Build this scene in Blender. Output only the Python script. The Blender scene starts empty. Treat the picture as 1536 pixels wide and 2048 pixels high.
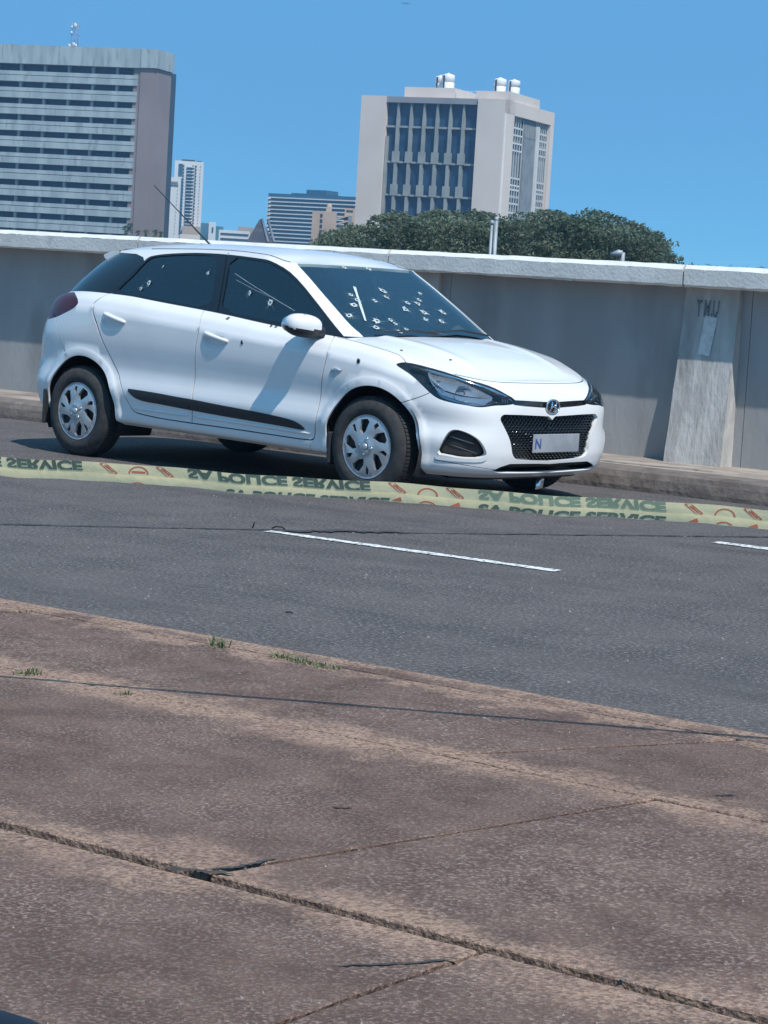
import bpy, math, random
import numpy as np
from mathutils import Matrix, Vector
from mathutils.geometry import delaunay_2d_cdt
random.seed(7); rng = np.random.default_rng(7)
sc = bpy.context.scene
COL = sc.collection
# ------------------------------------------------------------------ camera
YAW, PITCH, ROLL = 2.279939, -0.100893, 0.060203
CAM = np.array([11.50572, -11.065, 1.291061]); FPX = 4600.36; IW, IH = 1536, 2048
cf = np.array([math.cos(PITCH)*math.cos(YAW), math.cos(PITCH)*math.sin(YAW), math.sin(PITCH)])
cr = np.cross(cf, [0, 0, 1]); cr /= np.linalg.norm(cr); cu = np.cross(cr, cf)
_c, _s = math.cos(ROLL), math.sin(ROLL)
cr, cu = _c*cr+_s*cu, -_s*cr+_c*cu
cam_d = bpy.data.cameras.new('camera'); cam = bpy.data.objects.new('camera', cam_d); COL.objects.link(cam)
cam.matrix_world = Matrix(((cr[0], cu[0], -cf[0], CAM[0]), (cr[1], cu[1], -cf[1], CAM[1]), (cr[2], cu[2], -cf[2], CAM[2]), (0, 0, 0, 1)))
cam_d.sensor_fit = 'HORIZONTAL'; cam_d.sensor_width = 36; cam_d.lens = FPX/IW*36
cam_d.clip_start = 0.1; cam_d.clip_end = 6000
sc.camera = cam
# ------------------------------------------------------------------ daylight
SUN = Vector((.63, -.225, 1.0)).normalized()
w = bpy.data.worlds.new('World'); sc.world = w; w.use_nodes = True
nt = w.node_tree; bg = nt.nodes['Background']
sky = nt.nodes.new('ShaderNodeTexSky'); sky.sky_type = 'NISHITA'; sky.sun_disc = False
sky.sun_elevation = math.asin(SUN.z); sky.sun_rotation = math.atan2(SUN.x, SUN.y)
sky.air_density = .34; sky.dust_density = 0; sky.ozone_density = 8; sky.altitude = 0
tn = nt.nodes.new('ShaderNodeMix'); tn.data_type = 'RGBA'; tn.blend_type = 'MULTIPLY'; tn.inputs['Factor'].default_value = 1; tn.inputs['B'].default_value = (.44, .82, .76, 1); nt.links.new(sky.outputs[0], tn.inputs['A'])
fl_ = nt.nodes.new('ShaderNodeMix'); fl_.data_type = 'RGBA'; fl_.inputs['Factor'].default_value = .5; fl_.inputs['B'].default_value = (.76, 2.50, 4.45, 1); nt.links.new(tn.outputs['Result'], fl_.inputs['A'])
nt.links.new(fl_.outputs['Result'], bg.inputs[0]); bg.inputs[1].default_value = 0.15
sd = bpy.data.lights.new('sun', 'SUN'); sd.energy = 3.1; sd.angle = math.radians(.55); sd.color = (1, .955, .90)
sun = bpy.data.objects.new('sun', sd); COL.objects.link(sun); sun.rotation_euler = SUN.to_track_quat('Z', 'Y').to_euler(); sun.location = (20, -10, 30)
vs = sc.view_settings; sc.display_settings.display_device = 'sRGB'
vs.view_transform = 'Standard'; vs.look = 'None'; vs.exposure = 0.6; vs.gamma = 1; vs.use_curve_mapping = False

# ------------------------------------------------------------------ helpers
def pray(px, py):
    d = cf + cr*(px-IW/2)/FPX - cu*(py-IH/2)/FPX
    return d/np.linalg.norm(d)
def at(px, py, D):
    'the place seen at photo position (px, py), D metres away over the ground'
    d = pray(px, py); return CAM + d*D/math.hypot(d[0], d[1])
def onz(px, py, z):
    'the place seen at photo position (px, py) on the level z'
    d = pray(px, py); return CAM + d*(z-CAM[2])/d[2]
def tag(o, label=None, cat=None, group=None, kind=None):
    if label: o['label'] = label
    if cat: o['category'] = cat
    if group: o['group'] = group
    if kind: o['kind'] = kind
    return o
def empty(name, loc=(0, 0, 0), rz=0):
    o = bpy.data.objects.new(name, None); COL.objects.link(o); o.location = loc; o.rotation_euler = (0, 0, rz); o.empty_display_size = .3
    return o
class MB:
    def __init__(s): s.v = []; s.f = []; s.sm = []
    def add(s, vs, fs, smooth=False):
        n = len(s.v); s.v += [tuple(map(float, p)) for p in vs]; s.f += [tuple(n+i for i in f) for f in fs]; s.sm += [smooth]*len(fs)
        return s
    def hexa(s, p):  # 8 points: bottom 4 ccw, top 4 ccw
        return s.add(p, [(3, 2, 1, 0), (4, 5, 6, 7), (0, 1, 5, 4), (1, 2, 6, 5), (2, 3, 7, 6), (3, 0, 4, 7)])
    def box(s, x0, x1, y0, y1, z0, z1):
        return s.hexa([(x0, y0, z0), (x1, y0, z0), (x1, y1, z0), (x0, y1, z0), (x0, y0, z1), (x1, y0, z1), (x1, y1, z1), (x0, y1, z1)])
    def tube(s, pts, rad, n=8, caps=True, smooth=True):
        pts = [Vector(p) for p in pts]; rs = rad if hasattr(rad, '__len__') else [rad]*len(pts)
        vs = []; up = Vector((0, 0, 1))
        prev = None
        for i, p in enumerate(pts):
            d = (pts[min(i+1, len(pts)-1)]-pts[max(i-1, 0)]).normalized()
            a = d.cross(up) if prev is None else prev - d*prev.dot(d)
            if a.length < 1e-4: a = d.cross(Vector((1, 0, 0)))
            a.normalize(); prev = a; b = d.cross(a)
            for k in range(n):
                t = 2*math.pi*k/n; vs.append(p+(a*math.cos(t)+b*math.sin(t))*rs[i])
        fs = [(i*n+k, i*n+(k+1) % n, (i+1)*n+(k+1) % n, (i+1)*n+k) for i in range(len(pts)-1) for k in range(n)]
        if caps: fs += [tuple(range(n-1, -1, -1)), tuple(range((len(pts)-1)*n, len(pts)*n))]
        return s.add(vs, fs, smooth)
    def lathe(s, prof, n=48, axis='y', c=(0, 0, 0), smooth=True):
        vs = []
        for k in range(n):
            t = 2*math.pi*k/n
            for r, h in prof:
                if axis == 'y': vs.append((c[0]+r*math.cos(t), c[1]+h, c[2]+r*math.sin(t)))
                elif axis == 'z': vs.append((c[0]+r*math.cos(t), c[1]+r*math.sin(t), c[2]+h))
                else: vs.append((c[0]+h, c[1]+r*math.cos(t), c[2]+r*math.sin(t)))
        m = len(prof)
        fs = [(k*m+j, ((k+1) % n)*m+j, ((k+1) % n)*m+j+1, k*m+j+1) for k in range(n) for j in range(m-1)]
        return s.add(vs, fs, smooth)
    def ell(s, c, r, nu=20, nv=12, e=1.0, M=None):
        def sp(a, p): return math.copysign(abs(a)**p, a)
        vs = []
        for j in range(nv+1):
            ph = -math.pi/2+math.pi*j/nv
            for i in range(nu):
                t = 2*math.pi*i/nu
                q = Vector((r[0]*sp(math.cos(ph), e)*sp(math.cos(t), e), r[1]*sp(math.cos(ph), e)*sp(math.sin(t), e), r[2]*sp(math.sin(ph), e)))
                if M is not None: q = M @ q
                vs.append(q+Vector(c))
        fs = [(j*nu+i, j*nu+(i+1) % nu, (j+1)*nu+(i+1) % nu, (j+1)*nu+i) for j in range(nv) for i in range(nu)]
        return s.add(vs, fs, True)
    def build(s, name, mat=None, parent=None, bevel=0, mats=None):
        me = bpy.data.meshes.new(name); me.from_pydata(s.v, [], s.f); me.polygons.foreach_set('use_smooth', s.sm)
        if mat: me.materials.append(mat)
        me.update(); o = bpy.data.objects.new(name, me); COL.objects.link(o)
        if parent: o.parent = parent
        if bevel:
            b = o.modifiers.new('bevel', 'BEVEL'); b.width = bevel; b.segments = 2; b.limit_method = 'ANGLE'; b.angle_limit = .6; b.harden_normals = False
        return o
def npmesh(name, V, F, mat=None, parent=None, smooth=False):
    V = np.asarray(V, np.float32).reshape(-1, 3); F = np.asarray(F, np.int32); k = F.shape[1]
    me = bpy.data.meshes.new(name); me.vertices.add(len(V)); me.vertices.foreach_set('co', V.ravel())
    me.loops.add(F.size); me.loops.foreach_set('vertex_index', F.ravel()); me.polygons.add(len(F))
    me.polygons.foreach_set('loop_start', np.arange(len(F), dtype=np.int32)*k)
    me.polygons.foreach_set('use_smooth', np.full(len(F), smooth)); me.update(calc_edges=True); me.validate()
    if mat: me.materials.append(mat)
    o = bpy.data.objects.new(name, me); COL.objects.link(o)
    if parent: o.parent = parent
    return o
# ------------------------------------------------------------------ materials
def mat(name, c1, c2=None, rough=.6, metal=0, scale=5, detail=6, bump=0, bscale=None, bdist=.01, coat=0, spec=.5, stretch=(1, 1, 1), c3=None, s3=1, t3=(.5, .62), contrast=(.35, .65), fade=0):
    m = bpy.data.materials.new(name); m.use_nodes = True; n = m.node_tree; L = n.links; b = n.nodes['Principled BSDF']
    b.inputs['Roughness'].default_value = rough; b.inputs['Metallic'].default_value = metal
    b.inputs['Coat Weight'].default_value = coat; b.inputs['Coat Roughness'].default_value = .04; b.inputs['Specular IOR Level'].default_value = spec
    b.inputs['Base Color'].default_value = (*c1, 1)
    tc = n.nodes.new('ShaderNodeTexCoord'); mp = n.nodes.new('ShaderNodeMapping'); mp.inputs['Scale'].default_value = stretch
    L.new(tc.outputs['Object'], mp.inputs[0])
    def noise(sc_, d=detail):
        t = n.nodes.new('ShaderNodeTexNoise'); t.inputs['Scale'].default_value = sc_; t.inputs['Detail'].default_value = d; L.new(mp.outputs[0], t.inputs[0]); return t
    def ramp(src, a, b_):
        r = n.nodes.new('ShaderNodeMapRange'); r.inputs[1].default_value = a; r.inputs[2].default_value = b_; r.interpolation_type = 'SMOOTHSTEP'; L.new(src, r.inputs[0]); return r
    out = None
    if c2 is not None:
        r = ramp(noise(scale).outputs[0], *contrast); mx = n.nodes.new('ShaderNodeMix'); mx.data_type = 'RGBA'
        mx.inputs['A'].default_value = (*c1, 1); mx.inputs['B'].default_value = (*c2, 1); L.new(r.outputs[0], mx.inputs['Factor']); out = mx.outputs['Result']
    if c3 is not None:
        r = ramp(noise(s3).outputs[0], *t3); mx = n.nodes.new('ShaderNodeMix'); mx.data_type = 'RGBA'
        mx.inputs['B'].default_value = (*c3, 1); L.new(r.outputs[0], mx.inputs['Factor']); L.new(out, mx.inputs['A']); out = mx.outputs['Result']
    if out: L.new(out, b.inputs['Base Color'])
    if bump:
        bn = n.nodes.new('ShaderNodeBump'); bn.inputs['Strength'].default_value = bump; bn.inputs['Distance'].default_value = bdist
        L.new(noise(bscale or scale*4).outputs[0], bn.inputs['Height']); L.new(bn.outputs[0], b.inputs['Normal'])
    return m
def glassmat(name, tint, ior=1.5, rough=.0, spec_tint=(1, 1, 1), frost=None):
    m = bpy.data.materials.new(name); m.use_nodes = True; n = m.node_tree; L = n.links; n.nodes.remove(n.nodes['Principled BSDF'])
    o = n.nodes['Material Output']; t = n.nodes.new('ShaderNodeBsdfTransparent'); t.inputs[0].default_value = (*tint, 1)
    g = n.nodes.new('ShaderNodeBsdfGlossy'); g.inputs['Roughness'].default_value = rough; g.inputs[0].default_value = (*spec_tint, 1)
    fr = n.nodes.new('ShaderNodeFresnel'); fr.inputs[0].default_value = ior; mx = n.nodes.new('ShaderNodeMixShader')
    L.new(fr.outputs[0], mx.inputs[0]); L.new(t.outputs[0], mx.inputs[1]); L.new(g.outputs[0], mx.inputs[2])
    last = mx.outputs[0]
    if frost:
        d = n.nodes.new('ShaderNodeBsdfDiffuse'); d.inputs[0].default_value = (*frost[0], 1); m2 = n.nodes.new('ShaderNodeMixShader'); m2.inputs[0].default_value = frost[1]
        L.new(last, m2.inputs[1]); L.new(d.outputs[0], m2.inputs[2]); last = m2.outputs[0]
    L.new(last, o.inputs[0]); return m
def grid_obj(name, x0, x1, y0, y1, z, nx, ny, m, parent=None):
    X, Y = np.meshgrid(np.linspace(x0, x1, nx+1), np.linspace(y0, y1, ny+1), indexing='ij')
    V = np.stack([X, Y, np.full_like(X, z)], -1).reshape(-1, 3); i, j = np.meshgrid(np.arange(nx), np.arange(ny), indexing='ij'); a = i*(ny+1)+j
    return npmesh(name, V, np.stack([a, a+ny+1, a+ny+2, a+1], -1).reshape(-1, 4), m, parent)
# ================================================================== SETTING
# ---------------------------------------------------------------- ground, road, pavements
def asphalt():
    m = mat('asphalt', (.068, .059, .057), (.095, .082, .078), rough=.82, scale=3.2, bump=.9, bscale=160, bdist=.006, spec=.35)
    n = m.node_tree; L = n.links; b = n.nodes['Principled BSDF']; tc = [k for k in n.nodes if k.type == 'TEX_COORD'][0]
    src = b.inputs['Base Color'].links[0].from_socket
    v = n.nodes.new('ShaderNodeTexVoronoi'); v.inputs['Scale'].default_value = 130; L.new(tc.outputs['Object'], v.inputs[0])
    n1 = n.nodes.new('ShaderNodeTexNoise'); n1.inputs['Scale'].default_value = 60; n1.inputs['Detail'].default_value = 5; n1.inputs['Roughness'].default_value = .75; L.new(tc.outputs['Object'], n1.inputs[0])
    mr = n.nodes.new('ShaderNodeMapRange'); mr.inputs[1].default_value = .50; mr.inputs[2].default_value = .75; L.new(n1.outputs[0], mr.inputs[0])
    mx = n.nodes.new('ShaderNodeMix'); mx.data_type = 'RGBA'; mx.inputs['B'].default_value = (.48, .46, .45, 1); L.new(src, mx.inputs['A'])
    ml = n.nodes.new('ShaderNodeMath'); ml.operation = 'MULTIPLY'; ml.inputs[1].default_value = .75; L.new(mr.outputs[0], ml.inputs[0]); L.new(ml.outputs[0], mx.inputs['Factor'])
    # older, dustier wheel-worn patches
    n2 = n.nodes.new('ShaderNodeTexNoise'); n2.inputs['Scale'].default_value = 1.3; n2.inputs['Detail'].default_value = 9; n2.inputs['Roughness'].default_value = .7
    mp = n.nodes.new('ShaderNodeMapping'); mp.inputs['Scale'].default_value = (.5, 1.6, 1); L.new(tc.outputs['Object'], mp.inputs[0]); L.new(mp.outputs[0], n2.inputs[0])
    m3 = n.nodes.new('ShaderNodeMapRange'); m3.inputs[1].default_value = .42; m3.inputs[2].default_value = .7; m3.inputs[4].default_value = .45; L.new(n2.outputs[0], m3.inputs[0])
    mz = n.nodes.new('ShaderNodeMix'); mz.data_type = 'RGBA'; mz.inputs['B'].default_value = (.150, .132, .124, 1); L.new(mx.outputs['Result'], mz.inputs['A']); L.new(m3.outputs[0], mz.inputs['Factor'])
    n4 = n.nodes.new('ShaderNodeTexNoise'); n4.inputs['Scale'].default_value = 1.1; n4.inputs['Detail'].default_value = 6; mp4 = n.nodes.new('ShaderNodeMapping'); mp4.inputs['Scale'].default_value = (.18, 2.2, 1); L.new(tc.outputs['Object'], mp4.inputs[0]); L.new(mp4.outputs[0], n4.inputs[0])
    m4 = n.nodes.new('ShaderNodeMapRange'); m4.inputs[1].default_value = .55; m4.inputs[2].default_value = .72; m4.inputs[4].default_value = .5; L.new(n4.outputs[0], m4.inputs[0])
    m5 = n.nodes.new('ShaderNodeMix'); m5.data_type = 'RGBA'; m5.inputs['B'].default_value = (.045, .043, .043, 1); L.new(mz.outputs['Result'], m5.inputs['A']); L.new(m4.outputs[0], m5.inputs['Factor'])
    L.new(m5.outputs['Result'], b.inputs['Base Color']); return m
M_ASPH = asphalt()
M_CONC = mat('wall_concrete', (.315, .315, .31), (.37, .37, .365), rough=.9, scale=2.6, bump=.4, bscale=25, bdist=.01, c3=(.26, .26, .255), s3=2.4, t3=(.5, .75), stretch=(1, 1, .35))
M_PILL = mat('pillar_concrete', (.40, .39, .365), (.52, .51, .485), rough=.9, scale=7, bump=.8, bscale=30, bdist=.012, c3=(.27, .26, .25), s3=3, t3=(.5, .72), stretch=(1.2, 1.2, .35))
M_COPE = mat('coping_concrete', (.58, .57, .54), (.66, .65, .62), rough=.85, scale=4, bump=.5, bscale=45, bdist=.008, c3=(.48, .47, .45), s3=9, t3=(.58, .74))
M_CHAM = mat('sunlit_edge_concrete', (.72, .71, .68), (.80, .79, .76), rough=.8, scale=6, bump=.3, bscale=40)  # coping concrete made paler: sunlight on the top edge put into the colour
M_KERB = mat('old_kerb_concrete', (.15, .125, .11), (.20, .168, .145), rough=.95, scale=7, bump=.6, bscale=26, bdist=.015, c3=(.11, .09, .08), s3=4, t3=(.48, .7))
M_SAND = mat('sandy_screed', (.30, .25, .21), (.40, .345, .295), rough=.95, scale=5, bump=.6, bscale=40, bdist=.01, c3=(.22, .18, .155), s3=2.5, t3=(.5, .7))
M_SOIL = mat('dark_soil', (.035, .03, .028), (.06, .05, .045), rough=1, scale=30, bump=1, bscale=60)
M_LAND = mat('dry_ground', (.10, .11, .06), (.18, .17, .12), rough=1, scale=.05)
def paving_mat():
    'weathered exposed-aggregate concrete, sand gathered along the joints'
    m = mat('aggregate_concrete', (.105, .062, .048), (.158, .098, .075), rough=.9, scale=6, bump=1.0, bscale=120, bdist=.008, spec=.3)
    n = m.node_tree; L = n.links; b = n.nodes['Principled BSDF']; tc = [k for k in n.nodes if k.type == 'TEX_COORD'][0]
    base = b.inputs['Base Color'].links[0].from_socket
    def N(t, **k):
        q = n.nodes.new(t)
        for a, c in k.items(): q.inputs[a].default_value = c
        return q
    def M(op, a, c=None):
        q = n.nodes.new('ShaderNodeMath'); q.operation = op
        for i, s in enumerate((a, c)):
            if s is None: continue
            if isinstance(s, (int, float)): q.inputs[i].default_value = s
            else: L.new(s, q.inputs[i])
        return q.outputs[0]
    def mapr(s, a, c, lo=0, hi=1):
        q = n.nodes.new('ShaderNodeMapRange'); q.interpolation_type = 'SMOOTHSTEP'; q.inputs[1].default_value = a; q.inputs[2].default_value = c; q.inputs[3].default_value = lo; q.inputs[4].default_value = hi; L.new(s, q.inputs[0]); return q.outputs[0]
    def mix(a, c, f):
        q = n.nodes.new('ShaderNodeMix'); q.data_type = 'RGBA'; L.new(a, q.inputs['A']); q.inputs['B'].default_value = (*c, 1); L.new(f, q.inputs['Factor']); return q.outputs['Result']
    # pale grains and fibres of worn aggregate
    g1 = N('ShaderNodeTexNoise', Scale=120, Detail=6, Roughness=.82); L.new(tc.outputs['Object'], g1.inputs[0])
    g2 = N('ShaderNodeTexNoise', Scale=2.3, Detail=5, Roughness=.6); L.new(tc.outputs['Object'], g2.inputs[0])
    f = M('MULTIPLY', mapr(g1.outputs[0], .47, .68), mapr(g2.outputs[0], .30, .70, .40, 1.0))
    c = mix(base, (.60, .47, .39), f)
    g3 = N('ShaderNodeTexNoise', Scale=240, Detail=2); L.new(tc.outputs['Object'], g3.inputs[0])
    c = mix(c, (.06, .052, .052), mapr(g3.outputs[0], .54, .66, 0, .9))
    # sand by the joints (world y of the joints), broken up by noise
    sx = n.nodes.new('ShaderNodeSeparateXYZ'); L.new(tc.outputs['Object'], sx.inputs[0])
    g4 = N('ShaderNodeTexNoise', Scale=4.5, Detail=10, Roughness=.72); L.new(tc.outputs['Object'], g4.inputs[0])
    tot = None
    for yj, wd, amt in ((-6.22, .10, 1.0), (-6.36, .07, .9), (-7.167, .13, 1.0), (-8.478, .14, .95)):
        d = M('ABSOLUTE', M('SUBTRACT', sx.outputs[1], yj)); d = M('ADD', d, M('MULTIPLY', M('SUBTRACT', g4.outputs[0], .5), -.62))
        k = mapr(d, wd*.1, wd*1.35, amt, 0); tot = k if tot is None else M('MAXIMUM', tot, k)
    g5 = N('ShaderNodeTexNoise', Scale=60, Detail=5, Roughness=.7); L.new(tc.outputs['Object'], g5.inputs[0])
    tot = M('MULTIPLY', tot, mapr(g5.outputs[0], .36, .60, .15, 1)); 
    c = mix(c, (.50, .33, .235), M('MULTIPLY', tot, .68))
    L.new(c, b.inputs['Base Color']); return m
M_PAVE = paving_mat()

tag(grid_obj('ground', -3000, 600, -600, 3200, -6.0, 6, 6, M_LAND), kind='structure')
# the road runs at a slight angle to the parked car: everything on the deck is laid out in the road's own frame
PIV = (3.0, 1.47); TH = math.atan(.10); DECK = Matrix.Translation((*PIV, 0)) @ Matrix.Rotation(TH, 4, 'Z') @ Matrix.Translation((-PIV[0], -PIV[1], 0)); DINV = DECK.inverted()
def fr(x_, y_): q = DINV @ Vector((x_, y_, 0)); return (q.x, q.y)
_before = set(COL.objects)
# the elevated deck
road = grid_obj('road', -60, 45, -6.23, 1.47, 0, 160, 30, M_ASPH); tag(road, kind='structure')
dk = MB().box(-60, 45, -18, 3.4, -1.2, -.05).build('bridge_deck', M_CONC); tag(dk, kind='structure')
# white lane dashes, thin sheets just above the asphalt
M_LINE = mat('worn_road_paint', (.70, .70, .68), (.82, .82, .80), rough=.7, scale=30, c3=(.16, .16, .16), s3=38, t3=(.52, .60))
def dash(x0, y0, x1, y1, wd, label):
    d = Vector((x1-x0, y1-y0, 0)).normalized(); p = Vector((-d.y, d.x, 0))*wd/2; N_ = 60; m = MB()
    vs = []
    for i in range(N_+1):
        c = Vector((x0+(x1-x0)*i/N_, y0+(y1-y0)*i/N_, .004)); e = wd*.3
        vs += [c-p-p.normalized()*random.uniform(0, e), c+p+p.normalized()*random.uniform(0, e)]
    m.add(vs, [(2*i, 2*i+2, 2*i+3, 2*i+1) for i in range(N_)]); return tag(m.build('lane_marking', M_LINE), kind='structure')
dash(*fr(3.62, -2.76), *fr(5.28, -2.555), .058, '')
dash(*fr(4.91, -.66), *fr(6.6, -.49), .085, '')
# asphalt seam with a ragged dark edge
def ragged(name, pts, wd, z, m, jit=.5, N_=90, parent=None, kind='structure'):
    pts = [Vector((*p, z)) for p in pts]; L_ = [0]
    for a, b_ in zip(pts, pts[1:]): L_.append(L_[-1]+(b_-a).length)
    vs = []; rr = random.Random(3)
    wob = 0
    for i in range(N_+1):
        s = L_[-1]*i/N_; k = max(j for j in range(len(pts)-1) if L_[j] <= s+1e-9); t = (s-L_[k])/(L_[k+1]-L_[k]); c = pts[k].lerp(pts[k+1], t)
        d = (pts[k+1]-pts[k]).normalized(); p = Vector((-d.y, d.x, 0)); wob = wob*.8+rr.uniform(-1, 1)*wd*.25
        e = min(1, 6*i/N_+.1, 6*(N_-i)/N_+.1)
        vs += [c+p*(wob-wd*e*rr.uniform(1-jit, 1)/2), c+p*(wob+wd*e*rr.uniform(1-jit, 1)/2)]
    o = MB().add(vs, [(2*i, 2*i+2, 2*i+3, 2*i+1) for i in range(N_)]).build(name, m, parent)
    if parent is None: tag(o, kind=kind)
    return o
M_SEAM = mat('bitumen_seam', (.016, .016, .018), (.04, .038, .038), rough=.6, scale=12)
ragged('road_seam', [fr(2.3, -5.0), fr(2.93, -3.90), fr(3.56, -2.75), fr(3.91, -2.16), fr(4.9, -.1), fr(5.4, .9)], .035, .004, M_SEAM, .8, 160)
ragged('road_patch', [fr(3.60, -2.72), fr(3.83, -2.36), fr(3.98, -2.05)], .10, .0065, mat('oily_smear', (.04, .034, .032), (.06, .052, .048), rough=.5, scale=14), .7, 40)

# near pavement: kerb stones and slabs, every one a piece of the pavement
PZ = .13
pav = empty('pavement'); tag(pav, kind='structure')
soil = grid_obj('joint_bed', -12, 30, -17.5, -6.26, PZ-.03, 4, 4, M_SOIL, pav); 
def slab(name, cs, z0, z1, m, parent, jit=.0028, seg=.045, bev=.003):
    'a paving piece from 4 corners (ccw), edges subdivided and worn'
    c = [Vector((*p, 0)) for p in cs]; ring = []
    for a, b_ in zip(c, c[1:]+c[:1]):
        k = max(1, int((b_-a).length/seg)); k = min(k, 70)
        for i in range(k): ring.append(a.lerp(b_, i/k)+Vector((random.uniform(-jit, jit), random.uniform(-jit, jit), 0)))
    n = len(ring); cen = sum(ring, Vector())/n
    vs = [(p.x, p.y, z0) for p in ring]+[(p.x, p.y, z1-bev) for p in ring]
    inn = [p+(cen-p).normalized()*bev*1.3 for p in ring]
    vs += [(p.x, p.y, z1) for p in inn]
    fs = [(i, (i+1) % n, n+(i+1) % n, n+i) for i in range(n)]+[(n+i, n+(i+1) % n, 2*n+(i+1) % n, 2*n+i) for i in range(n)]+[tuple(range(2*n, 3*n))]
    return MB().add(vs, fs).build(name, m, parent)
xk = -10.3
while xk < 22:
    slab('kerb_stone', [(xk, -6.335), (xk+1.49, -6.335), (xk+1.49, -6.215), (xk, -6.215)], -.02, PZ, M_PAVE, pav, .0025); xk += 1.5
def row(y0, y1, xs, sk, z=PZ, g=.0055):
    for a, b_ in zip(xs, xs[1:]):
        slab('paving_slab', [(a+g, y0), (b_-g, y0), (b_-g+sk, y1), (a+g+sk, y1)], PZ-.1, z+random.uniform(-.0015, .0015), M_PAVE, pav)
def sp(x0, st, n0, n1): return [x0+st*k for k in range(n0, n1)]
c1, c2 = fr(8.01, -6.57), fr(8.37, -5.99); row(-7.160, -6.343, sp(c1[0]-.03, 2.6, -6, 4), c2[0]-c1[0], g=.014)
c1, c2 = fr(8.45, -7.98), fr(8.60, -6.67); row(-8.455, -7.174, sp(c1[0], 2.5, -6, 4), c2[0]-c1[0])
c1 = fr(9.14, -7.95); row(-10.4, -8.500, sp(c1[0]-.08, 2.4, -6, 4), .05)
row(-13.0, -10.41, sp(6.1, 2.4, -5, 5), .0); row(-16.5, -13.01, sp(6.6, 2.4, -5, 5), .0)
# chips and spalls along the joints
M_CHIP = mat('dark_chip', (.05, .043, .04), (.09, .078, .07), rough=1, scale=40, bump=1, bscale=90)
for pts, wd in (([(8.36, -8.0), (8.43, -7.97), (8.50, -7.945)], .03), ([(8.43, -7.95), (8.455, -7.88), (8.465, -7.77)], .016), ([(9.0, -8.22), (9.08, -8.10), (9.13, -8.0)], .012),
                ([(8.66, -6.50), (8.70, -6.46)], .014), ([(8.22, -7.35), (8.26, -7.33)], .016)):
    pts = [fr(*p) for p in pts]
    o = ragged('chipped_edge', pts, wd, PZ+.004, M_CHIP, .8, 24, parent=pav)

# ---------------------------------------------------------------- far side: kerb, footway strip, parapet wall
fk = empty('far_kerb'); tag(fk, kind='structure')
x = -14.0
while x < 14:
    ln = 1.8
    m = MB(); n_ = 24; vs = []
    for i in range(n_+1):
        xx = x+.008+(ln-.016)*i/n_
        y0 = 1.47+.012*math.sin(xx*3.1)+random.uniform(-.002, .002)
        for (yy, zz) in ((y0, -.05), (y0+random.uniform(-.002, .002), .03), (y0+.012+random.uniform(-.003, .003), .085), (y0+.03+random.uniform(-.003, .003), .125), (y0+.07, .138), (1.80, .14)):
            vs.append((xx, yy, zz))
    fs = [(i*6+j, (i+1)*6+j, (i+1)*6+j+1, i*6+j+1) for i in range(n_) for j in range(5)]+[tuple(range(0, 6))[::-1], tuple(n_*6+j for j in range(6))]
    m.add(vs, fs, False).build('kerb_stone', M_KERB, fk); x += ln
fw = grid_obj('footway', -40, 45, 1.80, 3.0, .137, 60, 4, M_SAND); tag(fw, kind='structure')
ragged('footway_crack', [(1.0, 2.05), (1.7, 2.2), (2.2, 2.12), (2.9, 2.3), (3.6, 2.1)], .02, .1415, M_SEAM, .8, 60)
ragged('footway_crack', [(-6, 2.2), (-4, 2.24), (-3, 2.2), (-2, 2.26)], .02, .1415, mat('red_crack', (.16, .075, .06), (.1, .06, .05), scale=8), .8, 60)
ragged('footway_stain', [(2.25, 1.95), (2.75, 1.93), (3.3, 1.99)], .05, .1425, mat('grey_stain', (.12, .11, .11), (.17, .15, .14), scale=8), .8, 30)

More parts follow.
